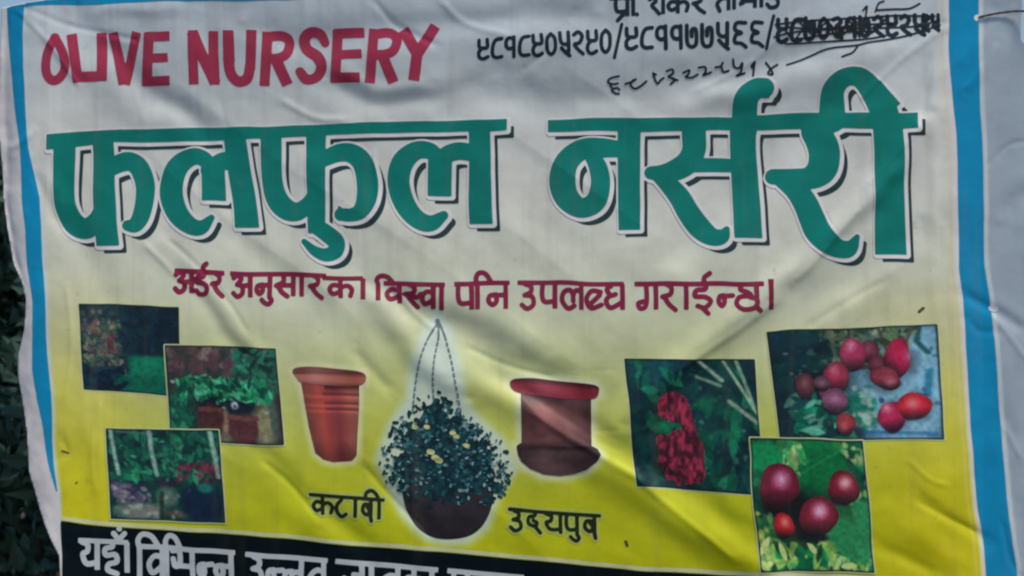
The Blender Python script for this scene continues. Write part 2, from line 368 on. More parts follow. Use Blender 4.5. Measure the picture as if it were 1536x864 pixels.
# ------------------------------------------------------------------ the banner
BAN = empty('shop_banner', (0, 0, 0))
tag(BAN, 'creased white and yellow plastic nursery banner with blue side stripes and green lettering', 'banner')
EDGE = [(-4, 8), (34, 3), (120, -6), (520, -16), (1000, -45), (1532, -80), (1533, 0), (1532, 58), (1541, 72), (1552, 140), (1556, 260), (1548, 345),
        (1550, 374), (1548, 402), (1549, 432), (1552, 462), (1550, 500), (1556, 700), (1560, 900), (1566, 1060), (1000, 1030), (500, 990), (98, 960), (97, 880), (92, 832),
        (80, 808), (60, 760), (45, 706), (42, 650), (33, 604), (25, 560), (26, 534), (36, 492), (39, 452), (33, 424), (20, 396), (9, 340), (2, 280), (-6, 200), (-4, 80)]
STL = [(3, -3), (8, 45), (12, 85), (17, 125), (22, 170), (28, 215), (30, 250), (33, 300), (38, 350), (41, 400), (48, 450), (49, 500), (49, 555), (56, 600), (66, 640), (74, 690), (86, 735)]
STR = [(88, 735), (84, 700), (81, 660), (80, 630), (78, 590), (72, 530), (67, 450), (64, 400), (62, 340), (60, 296), (52, 262), (42, 220), (39, 190), (36, 130), (33, 100), (32, 50), (33, -4)]
SRL = [(1425, -90), (1426, 60), (1428, 110), (1436, 200), (1440, 300), (1440, 400), (1445, 450), (1448, 520), (1452, 580), (1456, 640), (1460, 700), (1466, 760), (1473, 820), (1476, 864), (1482, 1050)]
SRR = [(1540, 1050), (1522, 866), (1514, 815), (1510, 760), (1505, 700), (1500, 640), (1496, 570), (1492, 510), (1484, 450), (1479, 400), (1477, 300), (1474, 200), (1471, 60), (1470, -90)]
BANDTOP = [(93, 779), (150, 788), (260, 797), (400, 806), (526, 820), (640, 828), (760, 838), (895, 851), (1033, 861), (1200, 868), (1480, 874)]
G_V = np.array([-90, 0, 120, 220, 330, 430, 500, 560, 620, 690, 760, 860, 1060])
G_C = np.array([(140, 152, 161), (143, 153, 160), (149, 157, 159), (157, 161, 158), (158, 162, 154), (153, 158, 142), (150, 156, 126), (147, 155, 106),  # top rows: bluish sky-lit shade painted into the white
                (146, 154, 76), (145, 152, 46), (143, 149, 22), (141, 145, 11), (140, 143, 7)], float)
POT_A = [(439, 556), (452, 551), (500, 552), (544, 558), (545, 575), (538, 578), (535, 684), (528, 692), (500, 694), (485, 690), (472, 680), (451, 578)]
POT_B = [(764, 574), (771, 568), (800, 567), (840, 572), (892, 578), (899, 590), (888, 599), (886, 668), (901, 683), (895, 692), (880, 706), (850, 714), (815, 712), (790, 701), (779, 686), (776, 668), (783, 664), (780, 590)]
BASKET = [(656, 478), (640, 505), (625, 545), (618, 600), (590, 640), (572, 690), (588, 725), (606, 765), (625, 792), (645, 806), (670, 811), (700, 808), (726, 788), (738, 750), (768, 700), (748, 660), (710, 630), (690, 600), (682, 540), (668, 500)]
def poly_field(pts, u, v):
    dm = np.full(u.shape, 1e9); ins = np.zeros(u.shape, bool)
    for a, b in zip(pts, pts[1:] + pts[:1]):
        dm = np.minimum(dm, seg_dist(u, v, a, b)[0])
        ins ^= ((a[1] > v) != (b[1] > v)) & (u < (b[0] - a[0]) * (v - a[1]) / (b[1] - a[1] + 1e-12) + a[0])
    return np.where(ins, -dm, dm)
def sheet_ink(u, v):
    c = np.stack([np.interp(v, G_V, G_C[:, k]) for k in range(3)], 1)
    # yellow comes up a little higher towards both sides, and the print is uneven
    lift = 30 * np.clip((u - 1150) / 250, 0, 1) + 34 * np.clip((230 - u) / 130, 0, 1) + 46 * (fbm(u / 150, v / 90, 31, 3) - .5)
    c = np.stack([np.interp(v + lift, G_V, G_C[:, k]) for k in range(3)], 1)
    sd_ = (np.clip((u - 1200) / 200, 0, 1) + np.clip((260 - u) / 120, 0, 1)) * np.clip((v - 380) / 200, 0, 1)
    c = c * (1 + sd_[:, None] * np.array([.055, .0, -.02]))  # sides tinted warmer: sunlight painted into the yellow
    def over(col, a): return c + (np.array(col, float) - c) * a[:, None]
    for poly, wdt, col in ((POT_A, 9, (165, 168, 130)), (POT_B, 11, (160, 170, 140)), (BASKET, 14, (150, 168, 160))):
        near = (u > min(p[0] for p in poly) - 60) & (u < max(p[0] for p in poly) + 60) & (v > min(p[1] for p in poly) - 60) & (v < max(p[1] for p in poly) + 60)
        a = np.zeros(u.shape); d_ = poly_field(poly, u[near], v[near]); a[near] = .85 * np.clip(1.25 - d_ / wdt, 0, 1)
        c = over(col, a)
    li = np.interp(v, [p[1] for p in STL], [p[0] for p in STL]); li = np.where(v > 735, np.interp(v, [735, 832, 1060], [86, 94, 99]), li)
    inner_l = np.interp(v, [p[1] for p in STR][::-1], [p[0] for p in STR][::-1])
    inner_r = np.interp(v, [p[1] for p in SRL], [p[0] for p in SRL])
    # white hems outside the stripes, the right one with shade painted in, a white hairline just inside them
    c = over((156, 156, 158), np.clip((li + 8 - u) / 4, 0, 1))
    c = over((152, 164, 170), .75 * np.clip((inner_l + 7 - u) / 4, 0, 1) * (u > li))
    c = over((176, 160, 120), .45 * np.clip(1 - np.abs(u - inner_r + 14) / 4, 0, 1))
    c = over((172, 176, 165), .9 * np.clip((u - inner_r + 9) / 4, 0, 1))
    c = over((126, 138, 147), np.clip((u - inner_r - 12) / 4, 0, 1))  # right hem: cool shade painted over its white
    outer_r = np.interp(v, [p[1] for p in SRR][::-1], [p[0] for p in SRR][::-1])
    c = over((168, 182, 188), .7 * np.clip(1.4 - np.abs(u - outer_r - 4) / 3, 0, 1))
    return ink(c)
sheet_f = Field(-20, -90, 1572, 1066, 3.0).poly(EDGE, pad=40)
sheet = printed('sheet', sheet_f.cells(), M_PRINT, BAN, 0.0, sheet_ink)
sm = sheet.modifiers.new('thickness', 'SOLIDIFY'); sm.thickness = .0008; sm.offset = -1
O1, O2, O3, O4 = .0005, .0010, .0015, .0020
for nm, pts in (('side_stripe', STL + STR), ('side_stripe', SRL + SRR), ('top_stripe', [(33, -3), (33, 9), (110, 7), (210, 5), (330, 3), (430, 1), (520, -3), (1000, -30), (1425, -62), (1425, -72), (1000, -42), (520, -14), (120, -4)])):
    xs = [p[0] for p in pts]; ys = [p[1] for p in pts]
    f = Field(min(xs) - 6, min(ys) - 6, max(xs) + 6, max(ys) + 6, 2.0).poly(pts)
    f.F = np.maximum(f.F, poly_field(EDGE, f.U.ravel(), f.V.ravel()).reshape(f.U.shape) + 1.5)
    printed(nm, f.cells(), M_BLUE, BAN, O1)
bt = smooth(BANDTOP, 4)
f = Field(85, 770, 1480, 1020, 2.5).poly(bt + [(1480, 1040), (1000, 1012), (500, 972), (101, 945), (99, 880)])
printed('bottom_band', f.cells(), M_BAND, BAN, O1)
f = Field(85, 760, 1480, 890, 1.5).poly([(p[0], p[1] - 1) for p in bt] + [(p[0], p[1] - 7) for p in bt[::-1]])
printed('trim_line', f.cells(), M_TRIM, BAN, O1)

# ---- green heading
H = Field(50, 85, 1410, 415, 1.5)
def big(F):
    F.poly([(71, 200), (180, 194), (400, 191), (588, 183), (760, 180), (760, 195), (700, 197), (500, 201), (400, 207), (300, 211), (170, 211), (130, 217), (71, 222)])
    # pha
    F.stroke([(97, 218), (97, 290), (102, 317), (113, 336), (130, 342), (146, 330), (153, 312)], [30, 30, 30, 31, 28, 24, 18])
    F.stem((152, 205), (160.5, 366), 29, 32)
    F.stroke([(163, 254), (178, 244), (194, 241), (208, 250), (217, 275), (217, 300), (211, 324), (202, 337), (191, 338)], [20, 26, 27, 28, 27, 26, 24, 20, 14])
    # la
    F.stroke([(317, 252), (304, 238), (286, 236), (265, 252), (256, 284), (264, 317), (282, 338), (300, 342), (315, 328)], [22, 22, 25, 31, 32, 29, 24, 20, 8])
    F.stem((319, 245), (319, 301), 33, 34); F.stroke([(312, 256), (330, 243), (345, 242), (362, 250)], [22, 24, 25, 22])
    F.stem((351, 203), (370, 340), 31, 35)
    # phu
    F.stroke([(407, 214), (408, 270), (415, 297), (429, 313), (446, 317), (461, 307), (470, 292)], [30, 30, 31, 30, 26, 22, 16])
    F.stem((474, 200), (475, 350), 27, 25)
    F.stroke([(483, 242), (505, 230), (526, 230), (543, 244), (551, 272), (550, 298), (541, 316), (526, 322), (511, 321)], [18, 25, 27, 29, 30, 28, 22, 18, 17])
    F.poly([(508, 309), (514, 313), (521, 313), (521, 328), (509, 330)])
    F.stroke([(474, 340), (490, 350), (504, 362), (503, 376), (488, 382), (470, 376), (455, 363)], [22, 24, 24, 22, 18, 13, 7])
    # la
    F.stroke([(658, 240), (645, 227), (624, 227), (604, 244), (597, 273), (605, 304), (623, 327), (645, 335), (666, 322)], [20, 23, 26, 32, 32, 30, 26, 23, 12])
    F.stem((660, 240), (660, 292.5), 34, 35); F.stroke([(655, 250), (668, 234), (685, 228), (707, 230)], [20, 24, 25, 24])
    F.stem((719, 192), (722, 335), 31, 33)
    # na
    F.poly([(823, 180), (960, 178), (1096, 177), (1136, 173), (1231, 169), (1377, 168), (1377, 191), (1231, 191), (1136, 193), (960, 196), (823, 196)])
    F.stroke([(932, 224), (902, 222), (872, 224), (850, 243), (843, 270), (850, 295), (870, 311), (892, 302), (900, 275), (896, 250), (884, 232)], [22, 27, 29, 33, 37, 34, 28, 29, 27, 25, 16])
    F.stem((943, 190), (944, 344), 33, 33)
    # rsa
    F.stroke([(1040, 203), (1040, 224), (1031, 242), (1012, 254), (993, 258), (977, 258)], [34, 34, 33, 30, 23, 18])
    F.stroke([(984, 260), (1000, 272), (1018, 293), (1033, 319), (1050, 342), (1068, 356), (1084, 356), (1091, 345)], [15, 23, 29, 31, 31, 25, 20, 8])
    F.flat((1030, 247), (1108, 247), 18.5)
    F.stem((1040, 185), (1040, 206), 34); F.stem((97, 203), (97, 222), 30); F.stem((407, 200), (407, 218), 30); F.stem((1219, 180), (1225, 198), 38)
    F.stem((1114, 185), (1124, 357), 38, 40)
    F.stroke([(1117, 196), (1117, 160), (1121, 144), (1133, 133), (1146, 132)], [36, 36, 34, 30, 28], sm=True); F.poly([(1128, 119), (1153, 119), (1153, 147), (1140, 146)])
    # ri
    F.stroke([(1224, 196), (1232, 209), (1238, 230), (1233, 253), (1216, 266), (1192, 266), (1161, 264)], [38, 42, 45, 42, 33, 26, 22])
    F.stroke([(1174, 270), (1194, 286), (1208, 306), (1217, 326), (1226, 346), (1240, 362), (1258, 373), (1276, 373), (1287, 356)], [22, 31, 36, 37, 37, 33, 26, 22, 7])
    F.stem((1333, 185), (1338, 381.5), 43, 45)
    F.stroke([(1250, 178), (1250, 160), (1251, 136), (1263, 119), (1281, 113.5), (1298, 120), (1314, 140), (1326, 162), (1332, 184)], [38, 37, 33, 27, 25, 29, 36, 40, 40])
    F.poly([(1322, 120), (1351, 153), (1330, 167), (1312, 165), (1308, 140)])
    return F
big(H)
WORDS = ((0, 790), (790, 1420))
CUTS = ((40, 238, 398, 579, 790), (790, 969, 1154, 1420))
M_GREEN = vinyl('green_ink', tuple(ink((0, 94, 86))), dirt=.24)
sh = H.cells(0.9, (11, 11)); ol = H.cells(5.2, (1.8, 1.8)); gr = H.cells(0.9)
for (a, b), cuts in zip(WORDS, CUTS):
    w_ = printed('heading_word', sh, M_SHADOW, BAN, O1, keep=lambda x, y, a=a, b=b: a <= x < b)
    printed('outline', ol, M_WHITE, w_, O2, keep=lambda x, y, a=a, b=b: a <= x < b)
    for c0, c1 in zip(cuts[:-1], cuts[1:]):
        printed('letter', gr, M_GREEN, w_, O3, keep=lambda x, y, a=c0, b=c1: a <= x < b)

# ---- crimson latin name, letter by letter: ('s' smooth, 'l' square ended)
LATIN = [[
 [('s', [(82, 55), (71, 74), (67, 96), (70, 112), (79, 119), (90, 114), (97, 100), (95, 82), (88, 66), (81, 55)], 12.5)],
 [('l', [(106, 50), (117, 123)], 13.5), ('l', [(111, 115), (147, 115)], 14)],
 [('l', [(151, 50), (153, 122)], 14)],
 [('l', [(168, 50), (186, 127)], 14), ('l', [(206, 49), (187, 127)], 13)],
 [('l', [(225, 50), (219, 129)], 14), ('l', [(220, 56), (256, 55)], 13), ('l', [(218, 88), (253, 87)], 12), ('l', [(214, 122), (254, 122)], 13)]], [
 [('l', [(290, 48), (291, 128)], 13), ('l', [(321, 48), (322, 128)], 13), ('l', [(289, 50), (323, 126)], 15)],
 [('l', [(343, 46), (344, 95)], 15), ('s', [(343, 88), (345, 108), (353, 120), (362, 122), (371, 116), (375, 98)], 14.5), ('l', [(378, 45), (375, 105)], 14)],
 [('l', [(402, 48), (397, 129)], 14), ('s', [(402, 55), (424, 54), (434, 62), (431, 78), (420, 86), (402, 88)], 13), ('l', [(412, 84), (432, 128)], 15)],
 [('s', [(488, 64), (481, 52), (467, 49), (457, 58), (460, 73), (476, 85), (482, 100), (475, 116), (460, 120), (450, 107)], [12, 14, 14, 15, 15, 16, 15, 14, 14, 12])],
 [('l', [(508, 45), (503, 124)], 14), ('l', [(503, 51), (547, 49)], 13), ('l', [(503, 83), (543, 80)], 12), ('l', [(497, 117), (540, 116)], 14)],
 [('l', [(562, 43), (555, 124)], 14), ('s', [(562, 51), (586, 49), (597, 58), (593, 73), (582, 80), (562, 82)], 13), ('l', [(574, 80), (592, 123)], 15)],
 [('l', [(606, 44), (628, 80)], 15), ('l', [(654, 40), (628, 80)], 15), ('l', [(629, 70), (622, 120)], 15)]]]
for letters in LATIN:
    wd = empty('name_word', parent=BAN)
    for g in letters:
        xs = [p[0] for q in g for p in q[1]]; ys = [p[1] for q in g for p in q[1]]
        F = Field(min(xs) - 14, min(ys) - 14, max(xs) + 14, max(ys) + 14, 1.3)
        for kind, pts, w in g:
            if kind == 's': F.stroke(pts, [q + 1.4 for q in w] if hasattr(w, '__len__') else w + 1.4)
            else: F.flat(pts[0], pts[1], w + 1.6)
        printed('letter', F.cells(), M_RED, wd, O1)

# ---- glyphs of the small lettering, in a box: x 0..1, y 0 (head line) .. 1 (foot); 'S' = upright with square ends
GL = {
 'a': [[(.02,.18),(.22,.06),(.42,.2),(.22,.44)], [(.2,.45),(.46,.52),(.46,.82),(.22,.98),(0,.82)], [(.42,.5),(.85,.46)], 'S.86'],
 'ra': [[(.3,0),(.62,.14),(.58,.4),(.12,.5)], [(.22,.5),(.5,.8),(.88,1.02)]],
 'reph': [[(.45,0),(.4,-.22),(.75,-.36)]],
 'da': [[(.62,0),(.6,.2),(.2,.25),(.14,.46),(.55,.5),(.85,.64),(.78,.94),(.35,1.02),(.1,.85)]],
 'na': ['S.86', [(.86,.46),(.42,.48)], [(.42,.45),(.15,.5),(.1,.7),(.28,.84),(.45,.7),(.4,.48)]],
 'u': [[(.86,.98),(.98,1.16),(.8,1.3),(.55,1.22),(.4,1.1)]],
 'sa': [[(.38,0),(.42,.32),(.08,.5)], [(.15,.5),(.35,.8),(.6,1.0)], [(.28,.5),(.85,.5)], 'S.86'],
 'aa': ['S.5'],
 'ka': ['S.5', [(.5,.4),(.22,.34),(.06,.56),(.2,.8),(.5,.66)], [(.5,.46),(.78,.36),(.96,.55),(.9,.86)]],
 'va': ['S.86', [(.86,.34),(.42,.3),(.1,.56),(.3,.84),(.86,.62)]],
 'ruu': [[(.3,0),(.62,.14),(.58,.4),(.12,.5)], [(.2,.5),(.5,.8),(.8,1.02)], [(.5,.5),(.75,.6),(.98,.42)]],
 'pa': ['S.86', [(.15,0),(.14,.5),(.3,.74),(.86,.72)]],
 'i': ['S.3', [(.3,.05),(.2,-.2),(.5,-.4),(1.1,-.34),(1.6,0)]],
 'ii': ['S.5', [(-.9,0),(-.8,-.28),(-.3,-.42),(.2,-.26),(.5,.05)]],
 'uu': [[(.32,.06),(.62,.14),(.62,.36),(.25,.48)], [(.3,.48),(.7,.54),(.78,.84),(.4,1.0),(.08,.85)], [(.0,0),(.9,0)]],
 'la': ['S.9', [(.9,.28),(.66,.28),(.55,.46),(.55,.68)], [(.55,.46),(.42,.28),(.16,.36),(.08,.68),(.32,.98),(.6,.86)]],
 'bh': [[(.9,.3),(.35,.26),(.02,.58),(.3,.92),(.95,.8)], [(.2,.8),(.85,.42)]],
 'dha': ['S.86', [(.3,.08),(.1,.2),(.28,.44),(.52,.4)], [(.26,.44),(.06,.64),(.28,.92),(.86,.7)]],
 'ga': ['S.86', [(.44,0),(.44,.6),(.36,.88),(.14,.94),(.06,.74),(.3,.66)]],
 'ee': [[(.65,0),(.62,.2),(.2,.24),(.14,.46),(.6,.5),(.88,.68),(.6,.92),(.25,.84)], [(.5,.94),(.75,1.16)], [(.6,0),(.58,-.22),(.85,-.38)]],
 'nh': [[(.98,.44),(.42,.48)], [(.42,.45),(.15,.5),(.1,.72),(.3,.86),(.46,.7),(.4,.48)]],
 'cha': [[(.3,0),(.24,.2),(.5,.3),(.62,.44),(.2,.5),(.08,.78),(.35,.98),(.8,.9),(.86,.6),(.6,.5)], [(.84,.9),(1.0,1.04)], [(.86,0),(.86,.5)]],
 'bar': ['S.5'],
 'ta': [[(.5,0),(.5,.14),(.16,.42),(.16,.76),(.5,1.0),(.86,.86)]],
 'tha': ['S.86', [(.86,.36),(.48,.34),(.16,.6),(.32,1.0)]],
 'ya': ['S.86', [(.06,.06),(.36,.16),(.34,.4),(.1,.5),(.3,.82),(.86,.76)]],
 'dda': [[(.55,0),(.5,.2),(.16,.3),(.14,.6),(.5,.72),(.64,.56),(.42,.44)], [(.5,.72),(.82,1.04)]],
 'ha': [[(.55,0),(.55,.18),(.16,.26),(.2,.48),(.72,.44),(.8,.68),(.36,.78),(.3,.98),(.8,1.08)]],
 'moon': [[(.0,-.3),(.4,-.12),(.8,-.3)], [(.4,-.46),(.42,-.45)]],
 'bha': ['S.9', [(.06,.1),(.34,.08),(.36,.5),(.16,.58),(.08,.36)], [(.3,.56),(.9,.56)]],
 'ja': ['S.86', [(.86,.4),(.5,.38)], [(.06,.52),(.3,.78),(.58,.6),(.5,.38)]],
 'sha': ['S.86', [(.06,.14),(.26,.04),(.44,.24),(.2,.46),(.42,.72),(.62,.96)]],
 'ma': ['S.86', [(.22,0),(.22,.7)], [(.1,.74),(.22,.62),(.86,.62)]],
 'dot': [[(.5,-.3),(.52,-.29)]], 'fulldot': [[(.5,.9),(.52,.92)]], 'lowtail': [[(.86,.7),(.3,1.2)]], 'sidedot': [[(1.0,.34),(1.02,.35)]],
 'raold': [[(.22,0),(.86,.02)], 'S.8', [(.8,.3),(.3,.3),(.2,.62),(.5,.8),(.7,.6),(.5,.36)], [(.78,.8),(.86,1.1)]],
 '9': [[(.1,.03),(.14,.36),(.45,.44),(.88,.4),(.86,.03)], [(.38,.44),(.1,.64),(.14,.9),(.5,1.0),(.92,.9)]],
 '8': [[(.95,.05),(.4,.1),(.14,.4),(.12,.8),(.4,.97),(.95,.95)]],
 '1': [[(.82,.02),(.82,1)], [(.8,.55),(.4,.6),(.12,.45),(.15,.16),(.45,.05),(.8,.12)]],
 '7': [[(.08,0),(.1,.75),(.4,.97),(.8,.88),(.88,.5),(.8,.18),(.5,.2),(.48,.5)]],
 '5': [[(.1,0),(.15,.42),(.5,.56),(.86,.5)], [(.86,0),(.86,.9)], [(.2,.72),(.6,.94),(.95,1.08)]],
 '6': [[(.9,.05),(.25,.05),(.15,.32),(.6,.46),(.2,.54),(.14,.84),(.6,.9),(.95,1.06)]],
 '0': [[(.5,.03),(.14,.25),(.14,.75),(.5,.97),(.86,.75),(.86,.25),(.5,.03)]],
 '2': [[(.1,.14),(.5,.02),(.84,.22),(.6,.5),(.14,.58),(.45,.8),(.92,1.0)]],
 '3': [[(.1,.1),(.6,.04),(.8,.25),(.4,.45),(.82,.66),(.4,.86),(.9,1.04)]],
 '/': [[(.95,-.16),(.05,1.16)]],
}
def draw_glyph(F, g, x0, x1, top, bot, w):
    """top, bot: functions of u for the head line and the foot line"""
    def P(p):
        u = x0 + (x1 - x0) * p[0]; t, b = top(u), bot(u); return (u, t + (b - t) * p[1])
    for s_ in GL[g]:
        if isinstance(s_, str):
            x = float(s_[1:]); a, b = P((x, 0)), P((x, 1)); F.stem((a[0], a[1]), (b[0], b[1]), w * 1.0)
        else: F.stroke([P(p) for p in s_], w)
def line_fn(x0, y0, x1, y1): return lambda u: y0 + (y1 - y0) * (u - x0) / (x1 - x0)
def text_line(name, words, mat, w, parent=None, off=O1, step=1.3, halo=None):
    """words: (glyphs, head line (x0,y0,x1,y1), foot line or None)"""
    obs = []
    for gl, hl, ft in words:
        top, bot = line_fn(*hl), line_fn(*ft)
        xs = [g[1] for g in gl] + [g[2] for g in gl]; hh = abs(ft[1] - hl[1])
        F = Field(min(xs) - 14, min(hl[1], hl[3]) - .6 * hh - 8, max(xs) + 14, max(ft[1], ft[3]) + .5 * hh + 8, step)
        if hl[4:] != (0,): F.flat((hl[0], hl[1]), (hl[2], hl[3]), w * .95)
        for g, a, b in gl: draw_glyph(F, g, a, b, top, bot, w)
        if halo: o = printed('word', F.cells(), mat, parent, O2); printed('halo', F.cells(halo[1]), halo[0], o, O1)
        else: o = printed('word', F.cells(), mat, parent, off)
        obs.append(o)
    return obs

# maroon line
mar = empty('slogan_line', parent=BAN)
text_line('slogan', [
 ([('a', 262, 290), ('da', 291, 312), ('reph', 298, 312), ('ra', 314, 336)], (260, 406, 336, 409), (260, 437, 336, 442)),
 ([('a', 350, 380), ('na', 383, 408), ('u', 383, 408), ('sa', 411, 444), ('aa', 446, 458), ('ra', 462, 486)], (345, 409, 490, 414), (345, 444, 486, 447)),
 ([('ka', 493, 530), ('aa', 539, 551)], (484, 417, 545, 418), (484, 447, 550, 450)),
 ([('i', 562, 580), ('va', 578, 603), ('ruu', 604, 632), ('va', 631, 652), ('aa', 654, 668)], (576, 425, 666, 426), (562, 450, 668, 466)),
 ([('pa', 682, 710), ('i', 710, 726), ('na', 728, 762)], (680, 425, 764, 425), (680, 464, 762, 464)),
 ([('uu', 780, 806), ('pa', 810, 836), ('la', 840, 876), ('bh', 880, 904), ('dha', 908, 938)], (776, 425, 936, 425), (776, 464, 936, 464)),
 ([('ga', 955, 988), ('ra', 990, 1016), ('aa', 1022, 1036), ('ee', 1038, 1070), ('nh', 1076, 1100), ('cha', 1102, 1140)], (952, 425, 1146, 425), (952, 463, 1146, 463)),
 ([('bar', 1148, 1164)], (1152, 422, 1160, 422), (1152, 464, 1160, 464)),
], M_MAROON, 7.3, mar)
# captions under the pots
cap = [('ka', 470, 500), ('ta', 503, 522), ('aa', 526, 540), ('raold', 540, 560), ('ii', 561, 576)]
text_line('caption', [(cap, (465, 743, 577, 750), (465, 772, 577, 780))], M_CAPTION, 5.6, BAN, halo=(im('pale_halo_ink', (134, 146, 74)), 3.4))
cap = [('uu', 764, 786), ('dda', 790, 816), ('ya', 818, 846), ('pa', 848, 870), ('u', 848, 870), ('raold', 874, 898)]
text_line('caption', [(cap, (762, 764, 903, 773), (762, 795, 903, 805))], M_CAPTION, 5.8, BAN, halo=(bpy.data.materials['pale_halo_ink'], 3.4))
# silver line on the dark band
sil = empty('bottom_line', parent=BAN)
text_line('bottom', [
 ([('ya', 124, 152), ('ha', 156, 182), ('moon', 172, 192), ('aa', 184, 200)], (120, 809, 194, 814), (120, 850, 200, 860)),
 ([('i', 204, 226), ('va', 222, 248), ('i', 246, 262), ('bha', 258, 292), ('nh', 296, 318), ('na', 320, 350)], (208, 819, 352, 830), (205, 864, 352, 876)),
 ([('uu', 372, 396), ('nh', 398, 424), ('na', 424, 456), ('tha', 460, 490)], (367, 832, 492, 842), (367, 876, 492, 888)),
 ([('ja', 516, 548), ('aa', 550, 564), ('tha', 566, 600), ('ka', 604, 636), ('aa', 640, 654)], (504, 843, 656, 856), (504, 888, 656, 900)),
 ([('pa', 676, 706), ('la', 710, 746), ('va', 750, 780)], (670, 857, 786, 866), (670, 902, 786, 911)),
], M_BANDTEXT, 7.8, sil, O2)
# the owner's line at the top and the telephone numbers
own = empty('owner_line', parent=BAN)
hl, ft = (917, 1, 1175, -17), (917, 28, 1175, 12)
def seg(ln, a, b): fn = line_fn(*ln); return (a, fn(a), b, fn(b))
text_line('owner', [
 ([('pa', 920, 944), ('lowtail', 918, 944), ('aa', 944, 954), ('fulldot', 950, 959)], seg(hl, 914, 952), seg(ft, 914, 952)),
 ([('sha', 972, 998), ('dot', 974, 998), ('ka', 1000, 1032), ('ra', 1036, 1058)], seg(hl, 970, 1058), seg(ft, 970, 1058)),
 ([('tha', 1070, 1094), ('aa', 1094, 1104), ('ma', 1106, 1134), ('aa', 1135, 1144), ('da', 1146, 1168), ('sidedot', 1146, 1168)], seg(hl, 1068, 1170), seg(ft, 1068, 1170)),
], M_BLACK, 6.0, own)
tel = empty('telephone_line', parent=BAN)
def number(s_, x0, x1, tops, bots, w=4.6, parent=tel, name='phone_number', mat=M_BLACK):
    w *= 1.22; n = len(s_); F = Field(x0 - 12, min(tops) - 14, x1 + 12, max(bots) + 14, 1.2); p = (x1 - x0) / n
    top = line_fn(x0, tops[0], x1, tops[1]); bot = line_fn(x0, bots[0], x1, bots[1])
    for k, ch in enumerate(s_): draw_glyph(F, ch, x0 + p * k + p * .1, x0 + p * (k + 1) - p * .1, top, bot, w)
    return printed(name, F.cells(), mat, parent, O1)
number('9818905290', 716, 918, (62, 45), (90, 80)); number('/', 919, 934, (46, 44), (82, 80), 4.2, name='slash')
number('9811775', 935, 1094, (44, 36), (76, 72), 5.0); number('66', 1095, 1146, (35, 34), (71, 68), 4.8); number('/', 1146, 1161, (33, 31), (68, 66), 4.2, name='slash')
number('98703172925', 1162, 1392, (30, 20), (64, 48), 5.4); number('35', 1384, 1412, (20, 20), (45, 42), 4.6)
def pen(name, strokes, w, parent=BAN, off=O2, mat=None):
    xs = [p[0] for s_ in strokes for p in s_]; ys = [p[1] for s_ in strokes for p in s_]
    F = Field(min(xs) - 8, min(ys) - 8, max(xs) + 8, max(ys) + 8, 1.1)
    for s_ in strokes: F.stroke(s_, w)
    return printed(name, F.cells(), mat or M_PEN, parent, off)
HAND = [[(928,115),(915,118),(911,124),(919,127),(926,126)], [(914,128),(918,134),(925,133),(928,136)], [(916,137),(921,141),(927,142)],
 [(937,127),(946,124),(953,120)], [(949,121),(945,128),(951,134),(959,131),(969,123)], [(979,111),(981,118),(986,127),(991,122),(996,119)], [(980,112),(984,114)],
 [(1000,109),(1008,106),(1010,112),(1003,117),(1013,121),(1006,128)], [(1009,120),(1017,122)], [(1025,111),(1034,107),(1033,113),(1029,117),(1038,118),(1047,113)],
 [(1048,103),(1057,102),(1058,109),(1055,114),(1066,109)], [(1072,102),(1080,100),(1083,95)], [(1081,101),(1084,108),(1092,106)], [(1098,90),(1100,100),(1107,102),(1112,95),(1110,108),(1104,113),(1116,109)],
 [(1131,93),(1126,99),(1130,103)], [(1131,93),(1129,113)], [(1148,94),(1156,104),(1159,112),(1152,110),(1157,103),(1166,97)]]
hand = empty('handwritten_number', parent=BAN)
for q in ([0, 1, 2], [3, 4], [5, 6], [7, 8], [9], [10], [11, 12], [13], [14, 15], [16]): pen('digit', [HAND[k] for k in q], 3.2, hand)
pen('pen_strike', [[(1180,97),(1192,93),(1217,84),(1243,74),(1284,69),(1305,63),(1346,55),(1375,48),(1412,36)], [(1264,86),(1279,80),(1287,70)]], 2.8)
pen('pen_scribble', [[(1162,38),(1220,31),(1290,26),(1350,22),(1404,22)], [(1160,56),(1200,48),(1290,42),(1370,38),(1406,30)], [(1178,66),(1230,64),(1290,60),(1330,52)],
 [(1198,34),(1220,52),(1240,34),(1262,54),(1284,32),(1304,50),(1330,28)], [(1296,14),(1302,8),(1300,22)], [(1315,16),(1320,4),(1328,1)], [(1318,14),(1342,13),(1366,11),(1382,3)], [(1176,44),(1190,60),(1204,44)], [(1180,42),(1230,44),(1300,36),(1340,34)], [(1204,58),(1260,50),(1310,46)], [(1240,30),(1256,58),(1274,32),(1290,56)]], 2.9)

# ---- printed pictures
def quad_at(q, u, v):
    """drawing units -> place (s, t) inside a four cornered picture"""
    (x0, y0), (x1, y1), (x2, y2), (x3, y3) = q; s_ = np.full(u.shape, .5); t = np.full(u.shape, .5)
    for _ in range(8):
        X = x0 * (1 - s_) * (1 - t) + x1 * s_ * (1 - t) + x2 * s_ * t + x3 * (1 - s_) * t
        Y = y0 * (1 - s_) * (1 - t) + y1 * s_ * (1 - t) + y2 * s_ * t + y3 * (1 - s_) * t
        a = (x1 - x0) * (1 - t) + (x2 - x3) * t; b = (x3 - x0) * (1 - s_) + (x2 - x1) * s_
        c = (y1 - y0) * (1 - t) + (y2 - y3) * t; e = (y3 - y0) * (1 - s_) + (y2 - y1) * s_
        det = a * e - b * c; dx, dy = u - X, v - Y
        s_ = s_ + (e * dx - b * dy) / det; t = t + (a * dy - c * dx) / det
    return s_, t
